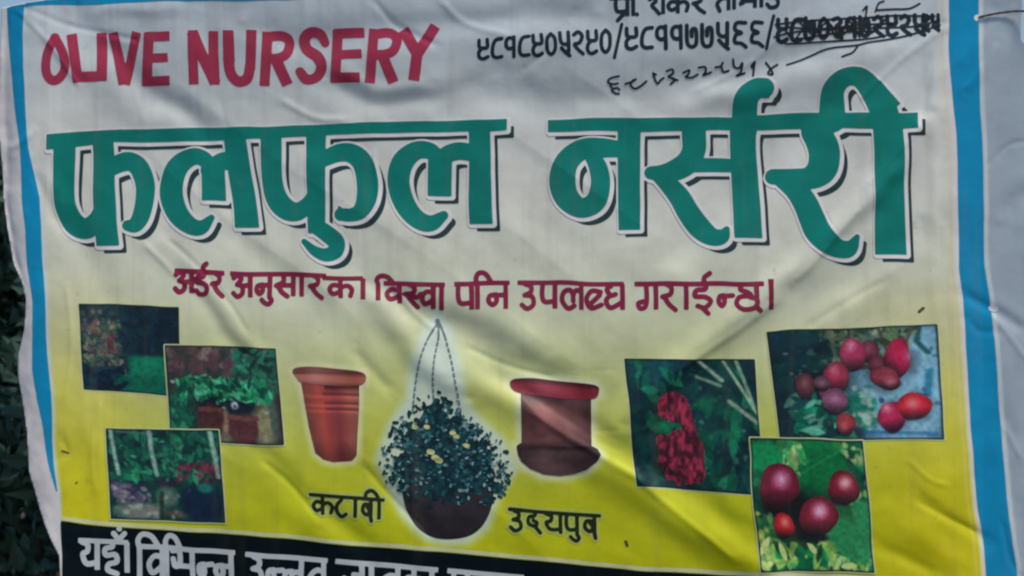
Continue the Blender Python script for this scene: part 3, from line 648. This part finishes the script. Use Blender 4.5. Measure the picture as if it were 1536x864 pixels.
class Paint:
    def __init__(p, u, v, q):
        p.u, p.v = u, v; p.s, p.t = quad_at(q, u, v); p.c = np.zeros((len(u), 3))
    def fill(p, col): p.c[:] = col; return p
    def mix(p, col, a): p.c += (np.array(col, float) - p.c) * np.clip(a, 0, 1)[:, None]; return p
    def blob(p, x, y, rx, ry, col, a=1., soft=.5):
        d_ = np.hypot((p.s - x) / rx, (p.t - y) / ry); return p.mix(col, a * np.clip((1 - d_) / soft, 0, 1))
    def line(p, pts, w, col, a=1.):
        dm = np.full(p.s.shape, 9.)
        for A, B in zip(pts[:-1], pts[1:]): dm = np.minimum(dm, seg_dist(p.s, p.t, A, B)[0])
        return p.mix(col, a * np.clip(1.6 - dm / w, 0, 1))
    def speck(p, cols, n, box, r, seed, a=.8):
        rg = np.random.RandomState(seed)
        for k in range(n):
            p.blob(rg.uniform(box[0], box[2]), rg.uniform(box[1], box[3]), r * rg.uniform(.6, 1.4), r * rg.uniform(.6, 1.5), cols[rg.randint(len(cols))], a * rg.uniform(.6, 1), .45)
        return p
    def leaves(p, cols, n, box, L, seed, a=.9, slim=.4, ang=None):
        rg = np.random.RandomState(seed)
        for k in range(n):
            x, y = rg.uniform(box[0], box[2]), rg.uniform(box[1], box[3]); th = rg.uniform(0, 6.28) if ang is None else ang + rg.normal(0, .4); l_ = L * rg.uniform(.6, 1.4)
            near = (np.abs(p.s - x) < l_ * 1.2) & (np.abs(p.t - y) < l_ * 1.6)
            X, Y = (p.s - x), (p.t - y) * .8; q = (X * math.cos(th) + Y * math.sin(th)) / l_; w = (-X * math.sin(th) + Y * math.cos(th)) / (l_ * slim)
            p.mix(np.array(cols[rg.randint(len(cols))], float) * rg.uniform(.75, 1.2), a * np.clip((1 - np.abs(w) - q * q) * 3, 0, 1) * near)
        return p
    def grain(p, amt, sc_, seed):
        p.c *= (1 + amt * (fbm(p.u / sc_, p.v / sc_, seed, 2) - .5))[:, None]; return p
def p1(p):
    p.fill((10, 34, 42)).mix((6, 24, 34), np.clip((p.s - .4) * 5, 0, 1) * (p.t < .58)).blob(.24, .36, .3, .5, (30, 46, 48), .9)
    p.mix((0, 82, 66), np.clip((p.t - .54) * 12, 0, 1) * np.clip((p.s - .44 - .10 * (p.t - .5)) * 8, 0, 1)); p.mix((0, 66, 54), np.clip((p.t - .78) * 5, 0, .9) * (p.s > .3))
    p.speck([(52, 58, 58), (70, 72, 64), (22, 46, 46), (46, 48, 62), (84, 84, 72), (14, 30, 36)], 110, (.0, .08, .42, .74), .032, 1, .85)
    p.blob(.31, .47, .07, .1, (80, 34, 40), .8).speck([(92, 40, 46), (104, 72, 58), (60, 34, 40)], 16, (.2, .36, .42, .62), .028, 2)
    p.mix((0, 88, 62), np.clip((p.t - .56) * 20, 0, 1) * np.clip((p.s - .46) * 14, 0, 1)).mix((0, 70, 54), np.clip((p.t - .74) * 9, 0, .9) * (p.s > .36))
    p.leaves([(30, 64, 52), (60, 74, 56), (16, 48, 44), (84, 84, 66)], 90, (.0, .2, .42, .75), .05, 201).leaves([(80, 44, 48), (62, 54, 70), (90, 76, 66)], 28, (.04, .14, .42, .6), .03, 202, .9, .7)
    p.leaves([(4, 26, 46), (6, 40, 50), (8, 20, 34)], 50, (.0, .72, .42, 1), .06, 203).leaves([(8, 34, 44), (4, 22, 34)], 50, (.4, .0, 1, .5), .08, 204, .7).grain(.4, 5, 3)
def p2(p):
    p.fill((40, 42, 42)).speck([(58, 44, 48), (72, 56, 56), (44, 38, 42), (96, 84, 80), (30, 42, 42)], 80, (.0, .02, .78, .36), .045, 4, .9)
    for x, y in ((.12, .2), (.26, .2), (.42, .16), (.56, .2)): p.blob(x, y, .06, .12, (66, 44, 48), .7, .4)
    p.speck([(12, 58, 48), (18, 84, 62), (8, 38, 38), (60, 84, 76)], 60, (.62, .03, 1, .5), .05, 5, .9)
    p.blob(.52, .46, .44, .13, (4, 80, 56), 1, .4).speck([(16, 116, 74), (4, 62, 46), (60, 140, 110), (4, 44, 40)], 70, (.12, .34, .95, .52), .038, 6, .95)
    p.blob(.55, .6, .34, .11, (6, 22, 32), .95, .3).blob(.85, .8, .13, .3, (104, 104, 76), .9).blob(.5, .78, .05, .2, (112, 94, 72), .9).blob(.38, .75, .13, .17, (58, 28, 34), 1, .25).blob(.66, .85, .15, .18, (62, 26, 32), 1, .25)
    p.blob(.1, .68, .16, .3, (8, 58, 48), .9).blob(.4, .95, .2, .06, (90, 88, 76), .8).speck([(20, 90, 70), (8, 40, 36)], 20, (.0, .5, .22, .95), .04, 17)
    p.speck([(150, 166, 164), (100, 136, 122)], 20, (.05, .35, .9, .68), .02, 7).blob(.6, .6, .045, .055, (150, 166, 176), 1, .6).blob(.6, .61, .02, .025, (40, 54, 70), 1).blob(.93, .7, .04, .3, (48, 64, 58), .9)
    p.leaves([(18, 108, 70), (8, 78, 54), (60, 140, 104), (4, 50, 42)], 110, (.1, .34, .92, .55), .055, 211).leaves([(14, 70, 54), (30, 92, 70), (8, 44, 40)], 50, (.62, .02, 1, .4), .05, 212).leaves([(8, 62, 50), (20, 86, 64)], 30, (.0, .5, .18, 1), .07, 213)
    p.mix((58, 34, 36), (np.abs(p.s - .38) < .10 - .06 * (p.t - .66)) * (np.abs(p.t - .75) < .1)).mix((74, 46, 44), (np.abs(p.s - .38) < .115) * (np.abs(p.t - .66) < .022))
    p.mix((60, 32, 36), (np.abs(p.s - .66) < .125 - .1 * (p.t - .74)) * (np.abs(p.t - .84) < .11)).mix((78, 48, 46), (np.abs(p.s - .66) < .14) * (np.abs(p.t - .735) < .025)).grain(.4, 5, 8)
def p3(p):
    p.fill((8, 46, 42)).speck([(10, 70, 54), (6, 32, 34), (18, 92, 66), (8, 54, 54), (10, 26, 36)], 130, (.0, .0, 1, .56), .05, 9, .9)
    for x, w in ((.04, .016), (.37, .018), (.92, .02)): p.line([(x, .02), (x + .05, .5)], w, (88, 120, 108), .75)
    p.line([(.1, .03), (.4, .05)], .012, (90, 116, 116), .5).blob(.2, .52, .16, .09, (22, 100, 66), .8).speck([(58, 26, 40), (70, 32, 46), (40, 20, 34)], 34, (.62, .36, 1, .56), .034, 10, .9)
    p.blob(.5, .58, .14, .08, (34, 24, 46), .8).blob(.12, .68, .13, .1, (100, 84, 106), .7).speck([(126, 110, 128), (36, 22, 52), (56, 50, 76), (20, 20, 40)], 30, (.02, .58, .34, .82), .032, 11)
    p.blob(.25, .9, .26, .12, (100, 104, 98), .9).blob(.5, .74, .12, .14, (76, 98, 86), .8).blob(.58, .92, .14, .05, (74, 58, 52), .8).speck([(128, 130, 126), (50, 60, 58), (80, 84, 80)], 34, (.05, .72, .6, .98), .03, 12, .7)
    p.blob(.82, .78, .24, .26, (6, 24, 44), .95, .3).blob(.84, .62, .09, .07, (16, 92, 78), .8).line([(.45, .7), (.44, .98)], .018, (16, 30, 20), .8)
    p.leaves([(16, 88, 62), (8, 58, 46), (36, 108, 78), (6, 38, 38)], 130, (.0, .05, 1, .55), .055, 221, .75).leaves([(76, 30, 46), (60, 26, 40), (90, 46, 60)], 30, (.6, .36, 1, .56), .03, 222, .9, .7).leaves([(84, 76, 94), (58, 50, 76)], 16, (.02, .6, .3, .8), .03, 223, .9, .7)
    for x, w in ((.04, .014), (.37, .016), (.92, .018)): p.line([(x, .02), (x + .05, .5)], w, (112, 140, 128), .8)
    p.grain(.4, 6, 13)
def p4(p):
    p.fill((4, 36, 40)).speck([(4, 50, 46), (2, 26, 34), (8, 60, 50), (0, 40, 52)], 90, (0, 0, 1, 1), .09, 14, .8).blob(.2, .1, .3, .14, (12, 56, 62), .7)
    p.blob(.66, .35, .2, .07, (0, 76, 46), .8).blob(.72, .6, .2, .1, (0, 82, 58), .7).blob(.2, .88, .2, .1, (0, 62, 52), .8).speck([(30, 96, 74), (70, 100, 96), (14, 80, 50)], 40, (.5, .2, .95, .95), .022, 15, .7)
    p.blob(.34, .55, .2, .42, (14, 20, 30), .8, .5)
    for a, b in (((.55, .0), (.72, .16)), ((.76, .02), (1., .42)), ((.85, .0), (.97, .36)), ((.78, .32), (.98, .47)), ((.5, .12), (.72, .2))):
        p.line([a, b], .012, (112, 132, 108), .75)
    p.leaves([(6, 70, 52), (2, 44, 44), (10, 92, 62), (2, 30, 40)], 110, (0, 0, 1, 1), .085, 231, .7).line([(.76, .02), (1., .42)], .01, (118, 138, 114), .8).line([(.85, .0), (.97, .36)], .012, (104, 126, 104), .8).line([(.55, .0), (.74, .16)], .012, (120, 138, 120), .8).line([(.78, .32), (.98, .47)], .014, (110, 120, 108), .8)
    p.grain(.4, 6, 16)
def p5(p):
    p.fill((6, 34, 42)).blob(.78, .6, .42, .75, (92, 132, 150), 1, .5).blob(.95, .3, .2, .45, (100, 146, 168), .9).speck([(24, 40, 34), (70, 84, 64), (16, 50, 42), (94, 106, 80), (50, 34, 42), (10, 26, 28)], 130, (.28, .0, .8, .36), .03, 17, .95)
    p.blob(.66, .42, .13, .2, (36, 34, 44), .7).speck([(4, 24, 32), (8, 44, 46), (2, 30, 38)], 60, (0, .05, .34, .75), .08, 18, .8).speck([(90, 126, 114), (0, 80, 56), (0, 58, 48), (120, 140, 128), (4, 30, 34)], 90, (.1, .66, .42, 1), .03, 19, .9)
    p.blob(.5, .72, .13, .18, (0, 88, 68), .8).speck([(0, 100, 74), (110, 156, 146), (16, 76, 70), (130, 140, 128)], 40, (.4, .5, .6, .9), .032, 20, .8).speck([(60, 84, 76), (100, 112, 108)], 26, (.08, .1, .5, .5), .018, 21, .6)
    p.speck([(20, 56, 92), (20, 40, 58), (70, 100, 120)], 18, (.6, .05, 1, .72), .024, 22, .8).line([(.9, 0), (.88, .14), (.94, .24)], .016, (16, 54, 54), .8).line([(.92, .6), (.94, .4)], .02, (26, 90, 120), .8).line([(.5, .93), (.95, .95)], .015, (20, 72, 118), .6)
    for x, y, r_ in ((.36, .4, .13), (.5, .2, .12), (.8, .26, .14), (.72, .72, .14), (.86, .64, .13), (.46, .88, .1), (.38, .62, .12)): p.blob(x, y + .06, r_ * .8, r_ * 1.3, (20, 18, 28), .6, .7)
    p.leaves([(0, 84, 62), (0, 60, 50), (60, 120, 100), (0, 40, 44)], 60, (.1, .6, .44, 1), .07, 241).leaves([(24, 52, 40), (60, 80, 56), (84, 100, 76)], 50, (.3, .0, .85, .2), .05, 242).line([(.36, .0), (.4, .3)], .01, (60, 70, 56), .8).line([(.5, .0), (.5, .18)], .01, (70, 70, 56), .8).line([(.66, .02), (.74, .4)], .01, (52, 44, 44), .8).line([(.86, .02), (.8, .2)], .01, (60, 56, 52), .8)
    p.grain(.3, 6, 23)
def p6(p):
    p.fill((0, 62, 42)).speck([(0, 80, 52), (6, 46, 36), (64, 110, 54), (20, 94, 58), (0, 36, 34)], 150, (0, 0, 1, 1), .06, 24, .85)
    p.blob(.1, .14, .2, .13, (0, 112, 64), .9, .3).blob(.22, .52, .22, .2, (10, 14, 18), .9, .6).blob(.8, .5, .2, .14, (10, 16, 18), .8, .6).mix((0, 86, 46), np.clip(9 * (.29 - np.abs(p.s - .6) - .55 * np.abs(p.t - .2) ** 1.3 * 1.6), 0, 1)).line([(.36, .3), (.86, .04)], .008, (30, 110, 66), .6).blob(.88, .68, .22, .2, (0, 80, 50), 1, .2).line([(.7, .7), (1, .62)], .008, (20, 100, 64), .6)
    p.blob(.5, .62, .42, .3, (12, 20, 22), .95, .5).blob(.3, .5, .24, .16, (12, 16, 22), .9, .5)
    p.speck([(120, 156, 88), (140, 160, 104), (90, 132, 74), (10, 60, 40)], 60, (.26, .0, .42, .3), .024, 25, .8).speck([(120, 150, 84), (140, 150, 104), (60, 110, 60)], 40, (.8, .02, 1, .5), .026, 26, .8)
    p.speck([(120, 150, 50), (0, 104, 82), (140, 170, 84), (14, 50, 40), (96, 136, 40), (0, 122, 80), (10, 40, 30)], 150, (.0, .8, 1, 1), .036, 27, .95).speck([(150, 160, 70), (60, 106, 74), (20, 70, 44)], 40, (0, .54, .16, .95), .036, 28, .85)
    p.leaves([(20, 120, 66), (110, 150, 70), (0, 80, 52), (150, 176, 100), (8, 50, 36)], 90, (0, .8, 1, 1), .075, 251).leaves([(0, 96, 58), (40, 120, 66), (120, 150, 88)], 30, (.26, .0, .45, .26), .06, 252).leaves([(0, 86, 54), (30, 110, 66)], 6, (.78, .58, 1, .78), .2, 253, .9, .5, .6).grain(.35, 5, 29)
PICS = [('garden_photo', [(119, 456), (268, 459), (272, 594), (127, 583)], p1, O1), ('potted_plants_photo', [(248, 517), (414, 523), (426, 668), (256, 660)], p2, O2),
        ('garden_path_photo', [(161, 642), (329, 645), (338, 785), (168, 778)], p3, O3), ('red_fruit_photo', [(936, 537), (1131, 537), (1143, 742), (955, 730)], p4, O1),
        ('lychee_photo', [(1149, 496), (1405, 487), (1415, 659), (1168, 660)], p5, O2), ('plum_photo', [(1122, 657), (1293, 660), (1312, 858), (1140, 858)], p6, O3)]
PIC = {}
def rect_field(q, step=1.5):
    xs = [a[0] for a in q]; ys = [a[1] for a in q]
    return Field(min(xs) - 8, min(ys) - 8, max(xs) + 8, max(ys) + 8, step).poly(list(q))
for nm, q, fn, off in PICS:
    def colour(u, v, q=q, fn=fn):
        p = Paint(u, v, q); fn(p)
        e = np.minimum.reduce([p.s, 1 - p.s, p.t, 1 - p.t])
        p.mix((10, 22, 26), .85 * np.clip(1.3 - e / .016, 0, 1)); return ink(np.clip(p.c, 0, 255))
    F = rect_field(q); o = PIC[nm] = printed(nm, F.cells(), M_PRINT, BAN, off, colour)
    printed('border', F.cells(1.8), M_TRIM, o, off - .0003)
def fruit(parent, nm, x, y, rx, ry, base, light, off, rot=0, hx=-.25, hy=-.3, seed=0, low=(30, 16, 26)):
    cs, sn = math.cos(rot), math.sin(rot); rr = np.random.RandomState(300 + seed); ph = rr.uniform(0, 6.28, 3)
    pts = []
    for a in np.linspace(0, 6.2832, 33)[:-1]:
        k = 1 + .05 * math.sin(2 * a + ph[0]) + .04 * math.sin(3 * a + ph[1]) + .025 * math.sin(5 * a + ph[2])
        X, Y = rx * k * math.cos(a), ry * k * math.sin(a); pts.append((x + X * cs - Y * sn, y + X * sn + Y * cs))
    F = Field(x - 1.5 * max(rx, ry) - 6, y - 1.5 * max(rx, ry) - 6, x + 1.5 * max(rx, ry) + 6, y + 1.5 * max(rx, ry) + 6, 1.3).poly(pts)
    def colour(u, v):
        a = np.hypot((u - x) / rx, (v - y) / ry); b = np.hypot((u - x) / rx - hx, (v - y) / ry - hy)
        c = np.array(base, float)[None] * (1.05 - .3 * np.clip(a, 0, 1.1) ** 3)[:, None]
        c = c + (np.array(low, float) - c) * (np.clip((v - y) / ry * 1.15 - hx * (u - x) / rx * .6 - .1, 0, .92))[:, None]
        c = c + (np.array(light, float) - c) * (1.0 * np.clip(1 - b / .6, 0, 1) ** 1.3)[:, None]
        c *= (1 + .26 * (fbm(u / 4, v / 4, 50 + seed, 2) - .5))[:, None]; return ink(np.clip(c, 0, 255))
    return printed(nm, F.cells(), M_PRINT, parent, off, colour)
ly = PIC['lychee_photo']
for k, (x, y, rx, ry, b, l_, r_, hx, hy) in enumerate([(1304, 528, 13, 15, (84, 34, 50), (104, 60, 74), 0, -.1, -.3), (1316, 548, 12, 14, (76, 32, 44), (92, 52, 60), 0, 0, -.2), (1240, 588, 12, 14, (100, 44, 66), (124, 78, 98), 0, 0, -.2), (1279, 532, 19, 22, (126, 36, 66), (170, 104, 130), 0, -.1, -.55), (1347, 537, 18, 27, (136, 22, 56), (140, 84, 106), 0, .9, -.1), (1254, 564, 17, 20, (124, 36, 58), (150, 84, 104), 0, -.2, -.4),
        (1328, 566, 21, 15, (104, 40, 52), (140, 88, 96), .4, .3, .3), (1206, 578, 13, 18, (74, 42, 48), (98, 70, 70), 0, 0, -.2), (1232, 574, 12, 10, (80, 54, 66), (108, 84, 94), 0, 0, 0), (1250, 600, 19, 17, (104, 62, 88), (124, 94, 116), .6, .1, -.2),
        (1337, 624, 20, 21, (132, 28, 62), (174, 108, 128), 0, -.4, -.6), (1370, 608, 23, 19, (156, 28, 44), (196, 110, 108), .2, -.1, -.2), (1267, 634, 13, 16, (116, 40, 48), (144, 70, 70), 0, -.2, .2)]):
    fruit(ly, 'lychee', x, y, rx * 1.1, ry * 1.1, b, l_, O2 + .0003 + .00012 * k, r_, hx, hy, k)
pl = PIC['plum_photo']
for k, (x, y, rx, ry, b, l_) in enumerate([(1169, 729, 31, 33, (96, 24, 44), (196, 140, 172)), (1264, 731, 24, 25, (96, 24, 38), (222, 160, 170)), (1227, 774, 28, 31, (102, 26, 44), (206, 160, 184)), (1176, 789, 16, 20, (152, 28, 38), (226, 120, 104))]):
    fruit(pl, 'plum', x, y, rx, ry, b, l_, O3 + .0003 + .00015 * k, 0, .1, -.3, 20 + k, (22, 14, 20))
rf = PIC['red_fruit_photo']; rg = np.random.RandomState(3)
F = Field(965, 575, 1075, 745, 1.3).poly([(990, 594), (1008, 588), (1024, 594), (1034, 612), (1042, 640), (1046, 662), (1054, 690), (1056, 714), (1046, 724), (1028, 720), (1008, 706), (994, 688), (984, 662), (990, 652), (1010, 654), (1022, 650), (1020, 636), (1006, 628), (990, 624), (984, 608)], sm=True)
for k in range(70):
    a_ = rg.uniform(0, 6.28); x, y = (1007 + 20 * math.cos(a_), 609 + 16 * math.sin(a_)) if k % 3 == 0 else (1022 + 30 * math.cos(a_), 684 + 36 * math.sin(a_))
    F.stroke([(x, y - 3), (x + rg.uniform(-2, 2), y + rg.uniform(3, 7))], rg.uniform(5, 8), pad=6)
def cherry(u, v):
    n = (.65 * vnoise(u / 5.5, v / 10, 81) + .35 * vnoise(u / 2.6, v / 5, 83))[:, None]; return ink(np.array((46, 16, 28)) + (np.array((128, 36, 58)) - np.array((46, 16, 28))) * np.clip(n * 2.2 - .6, 0, 1))
printed('fruit_cluster', F.cells(), M_PRINT, rf, O1 + .0004, cherry)

# ---- printed flower pots
def part_poly(nm, pts, colour, parent, off, sm=False, step=1.3):
    xs = [a[0] for a in pts]; ys = [a[1] for a in pts]
    F = Field(min(xs) - 6, min(ys) - 6, max(xs) + 6, max(ys) + 6, step).poly(pts, sm=sm)
    return printed(nm, F.cells(), M_PRINT, parent, off, colour)
def body_a(u, v):
    xl = np.interp(v, [572, 690], [451, 480]); s_ = np.clip((u - xl) / (537 - xl), 0, 1)
    c = np.stack([np.interp(s_, [0, .25, .6, .85, 1], [(96, 132, 104, 122, 112)[k] for k in range(5)]), np.interp(s_, [0, .25, .6, .85, 1], [50, 58, 42, 66, 66]), np.interp(s_, [0, .25, .6, .85, 1], [46, 50, 46, 56, 58])], 1)
    for y in (590, 603, 612): c *= (1 + .22 * np.exp(-((v - y - 4 - .03 * (u - 490)) / 2.4) ** 2))[:, None]; c *= (1 - .35 * np.exp(-((v - y - .03 * (u - 490)) / 2.2) ** 2) * (s_ > .35))[:, None]
    c *= (1 - .55 * np.exp(-((v - 579) / 5.0) ** 2) * (s_ > .4))[:, None]; c *= np.interp(v, [660, 692], [1, .7])[:, None]
    return ink(c * (1 + .2 * (fbm(u / 20, v / 40, 90, 2) - .5))[:, None])
pa = part_poly('terracotta_pot', [(450, 566), (538, 570), (537, 640), (535, 684), (528, 692), (500, 694), (485, 690), (472, 680), (462, 640)], body_a, BAN, O1)
part_poly('rim', [(439, 556), (452, 551), (500, 552), (544, 558), (545, 574), (520, 579), (480, 577), (452, 573), (445, 566)],
          lambda u, v: ink(np.array((132, 78, 68)) + (np.array((70, 40, 38)) - np.array((132, 78, 68))) * np.clip(np.abs(v - 568 - .04 * (u - 490)) / 9 - .35 + .5 * (v < 561), 0, .8)[:, None] + (18 * np.exp(-((u - 475) / 16.0) ** 2) - 14 * np.exp(-((u - 530) / 18.0) ** 2))[:, None]), pa, O2, sm=True)
def body_b(u, v):
    c = np.array((82, 52, 52), float)[None] * np.ones((len(u), 1)); a = np.clip((v - 660) / 12, 0, 1) + np.clip((612 - v) / 20, 0, .8)
    s2 = np.clip((u - 780) / 108, 0, 1); c = c * np.interp(s2, [0, .12, .35, .62, .88, 1], [.72, .98, 1.22, 1.04, .8, .66])[:, None]
    c = c + (np.array((50, 37, 42)) - c) * np.clip(a, 0, 1)[:, None]
    return ink(c * (1 + .3 * (fbm(u / 14, v / 20, 95, 2) - .5))[:, None])
pb = part_poly('dark_pot', [(781, 586), (888, 596), (887, 672), (783, 668)], body_b, BAN, O1)
part_poly('rim', [(764, 575), (771, 568), (800, 567), (840, 572), (892, 578), (899, 589), (890, 599), (850, 598), (800, 592), (772, 586)],
          lambda u, v: ink(np.array((100, 34, 44)) + (np.array((56, 22, 30)) - np.array((100, 34, 44))) * np.clip((574 + .09 * (u - 780) - v) / 6 + .3, 0, 1)[:, None] + (16 * np.exp(-((u - 815) / 22.0) ** 2) - 12 * np.exp(-((u - 880) / 20.0) ** 2))[:, None]), pb, O2, sm=True)
part_poly('saucer', [(776, 668), (781, 664), (800, 667), (840, 670), (886, 669), (896, 674), (901, 682), (896, 692), (880, 705), (862, 711), (840, 714), (815, 711), (795, 703), (783, 692), (778, 681)],
          lambda u, v: ink(np.array((58, 42, 45)) * np.interp(u, [776, 800, 828, 862, 901], [.7, 1.0, 1.2, .95, .62])[:, None] * (1 - .35 * np.exp(-((v - 672) / 4.0) ** 2))[:, None] * (1 + .3 * (fbm(u / 16, v / 10, 97, 2) - .5))[:, None]), pb, O2)
hb = part_poly('hanging_basket', [(604, 720), (640, 712), (700, 716), (738, 726), (739, 748), (733, 772), (721, 792), (702, 805), (672, 810), (645, 806), (625, 793), (612, 772), (605, 748)],
               lambda u, v: ink(np.array((32, 28, 34)) * (1.1 - .4 * np.clip((v - 770) / 40, 0, 1))[:, None] * (1 + .3 * (fbm(u / 12, v / 12, 99, 2) - .5))[:, None]), BAN, O1, sm=True)
rg = np.random.RandomState(23); FO = Field(560, 580, 790, 790, 1.2); FL = Field(560, 580, 790, 790, 1.2); FW = Field(560, 580, 790, 790, 1.2)
HW = ([592, 606, 622, 640, 660, 690, 715, 738, 758], [8, 22, 44, 62, 78, 92, 96, 86, 60])
FO.poly([(612, 712), (604, 684), (618, 656), (636, 634), (655, 616), (676, 634), (704, 652), (726, 668), (738, 694), (730, 720), (712, 738), (694, 730), (672, 742), (652, 734), (634, 744)], sm=True)
def crown(k):
    y = 592 + 166 * rg.beta(2.0, 1.7); w = float(np.interp(y, *HW)); r_ = rg.uniform(-1, 1); r_ = math.copysign(abs(r_) ** (.75 if k else 1.0), r_) * rg.uniform(.9, 1.08)
    y += 10 * math.sin(r_ * 9 + 1) * abs(r_)
    return 669 - 13 * (700 - y) / 100 + w * r_, y, abs(r_)
for k in range(620):
    x, y, r_ = crown(0)
    b = rg.uniform(0, 6.28); L = rg.uniform(2, 6)
    FO.stroke([(x, y), (x + L * math.cos(b), y + L * math.sin(b))], rg.uniform(4, 9) if r_ < .8 else rg.uniform(2.5, 5), pad=4)
for k in range(300):
    x, y, r_ = crown(1)
    b = rg.uniform(0, 6.28); (FL if k % 2 else FW).stroke([(x, y), (x + 3 * math.cos(b), y + 3 * math.sin(b))], rg.uniform(2, 4.2), pad=3)
def leafc(lo, hi, sd):
    def fn(u, v):
        n = np.clip(vnoise(u / 5, v / 5, sd) * 1.5 - .25, 0, 1)[:, None]; return ink(np.array(lo, float) + (np.array(hi, float) - np.array(lo, float)) * n)
    return fn
fo = printed('foliage', FO.cells(), M_PRINT, hb, O2, leafc((4, 24, 34), (14, 50, 54), 101))
lf = printed('leaf', FL.cells(), M_PRINT, fo, O2 + .0003, leafc((10, 66, 62), (40, 84, 96), 103)); lf['kind'] = 'stuff'
FWk = [(646, 677), (653, 686), (658, 690), (679, 650), (640, 640), (684, 655), (700, 668), (622, 640)]
pale = printed('pale_leaf', FW.cells(), M_PRINT, fo, O2 + .0005, leafc((30, 66, 74), (104, 128, 128), 105)); pale['kind'] = 'stuff'
for x, y in FWk:
    F = Field(x - 12, y - 10, x + 12, y + 10, 1.1).stroke([(x - 2, y), (x + 2, y + 1)], 8 if y > 670 else 6)
    printed('flower', F.cells(), M_PRINT, fo, O2 + .0007, leafc((120, 130, 84), (170, 172, 120), 107))
def bead(pts):
    q = smooth(pts, 8); out = []
    for k in range(0, len(q) - 1, 2): out.append([q[k], q[k + 1]])
    return out
M_CHAIN = im('chain_ink', (78, 92, 98))
for pts in ([(656, 482), (643, 505), (630, 540), (622, 580), (618, 622)], [(656, 484), (658, 505), (652, 540), (649, 575), (650, 610)], [(657, 482), (668, 505), (678, 540), (684, 580), (692, 625)]):
    pen('chain', bead(pts) + [pts[:2]], 3.0, hb, O2, M_CHAIN)
pen('hook', [[(655, 480), (657, 488)]], 6, hb, O2 + .0003, M_CHAIN)
# small stains and a tear
im('stain_brown', (58, 56, 40))
for q in ([(1380, 468), (1386, 463)], [(939, 812), (941, 818)]): pen('stain', [q], 4.6, BAN, O1, bpy.data.materials['stain_brown'])
for q in ([(96, 676), (106, 680)], [(116, 724), (118, 722)]): pen('scuff', [q], 2.4, BAN, O1, bpy.data.materials['stain_brown'])
for q in ([(1487, 461), (1492, 462)], [(1468, 26), (1474, 25)]): pen('eyelet', [q], 9, BAN, O2, M_WHITE)

# ---- the cord over the top right corner
def cord(name, pts, r, label):
    P = [np.array(p) for p in smooth(pts, 8)]; v = []; f = []
    for i, p in enumerate(P):
        d_ = P[min(i + 1, len(P) - 1)] - P[max(i - 1, 0)]; d_ /= np.linalg.norm(d_); a = np.cross(d_, (0, 1, .01)); a /= np.linalg.norm(a); b = np.cross(d_, a)
        for e in range(8): v.append((p + r * (1 + .12 * math.sin(i * 1.7)) * (a * math.cos(e * .7854) + b * math.sin(e * .7854))).tolist())
    for i in range(len(P) - 1):
        for e in range(8): f.append((i * 8 + e, i * 8 + (e + 1) % 8, i * 8 + 8 + (e + 1) % 8, i * 8 + 8 + e))
    f += [tuple(range(7, -1, -1)), tuple(range(len(v) - 8, len(v)))]
    me = bpy.data.meshes.new(name); me.from_pydata(v, [], f); me.polygons.foreach_set('use_smooth', [True] * len(me.polygons))
    tag(make_object(name, me, M_CORD), label, 'cord')
cp = [tuple(W(np.array([u]), np.array([v]), o)[0]) for u, v, o in ((1471, 25, .001), (1476, 24, .004), (1500, 20, .006), (1526, 18, .01), (1545, 21, .02), (1580, 24, .02), (1640, 10, .02))]
cord('tie_cord', cp, 0.0024, 'thin dark cord tied across the top right corner of the banner')
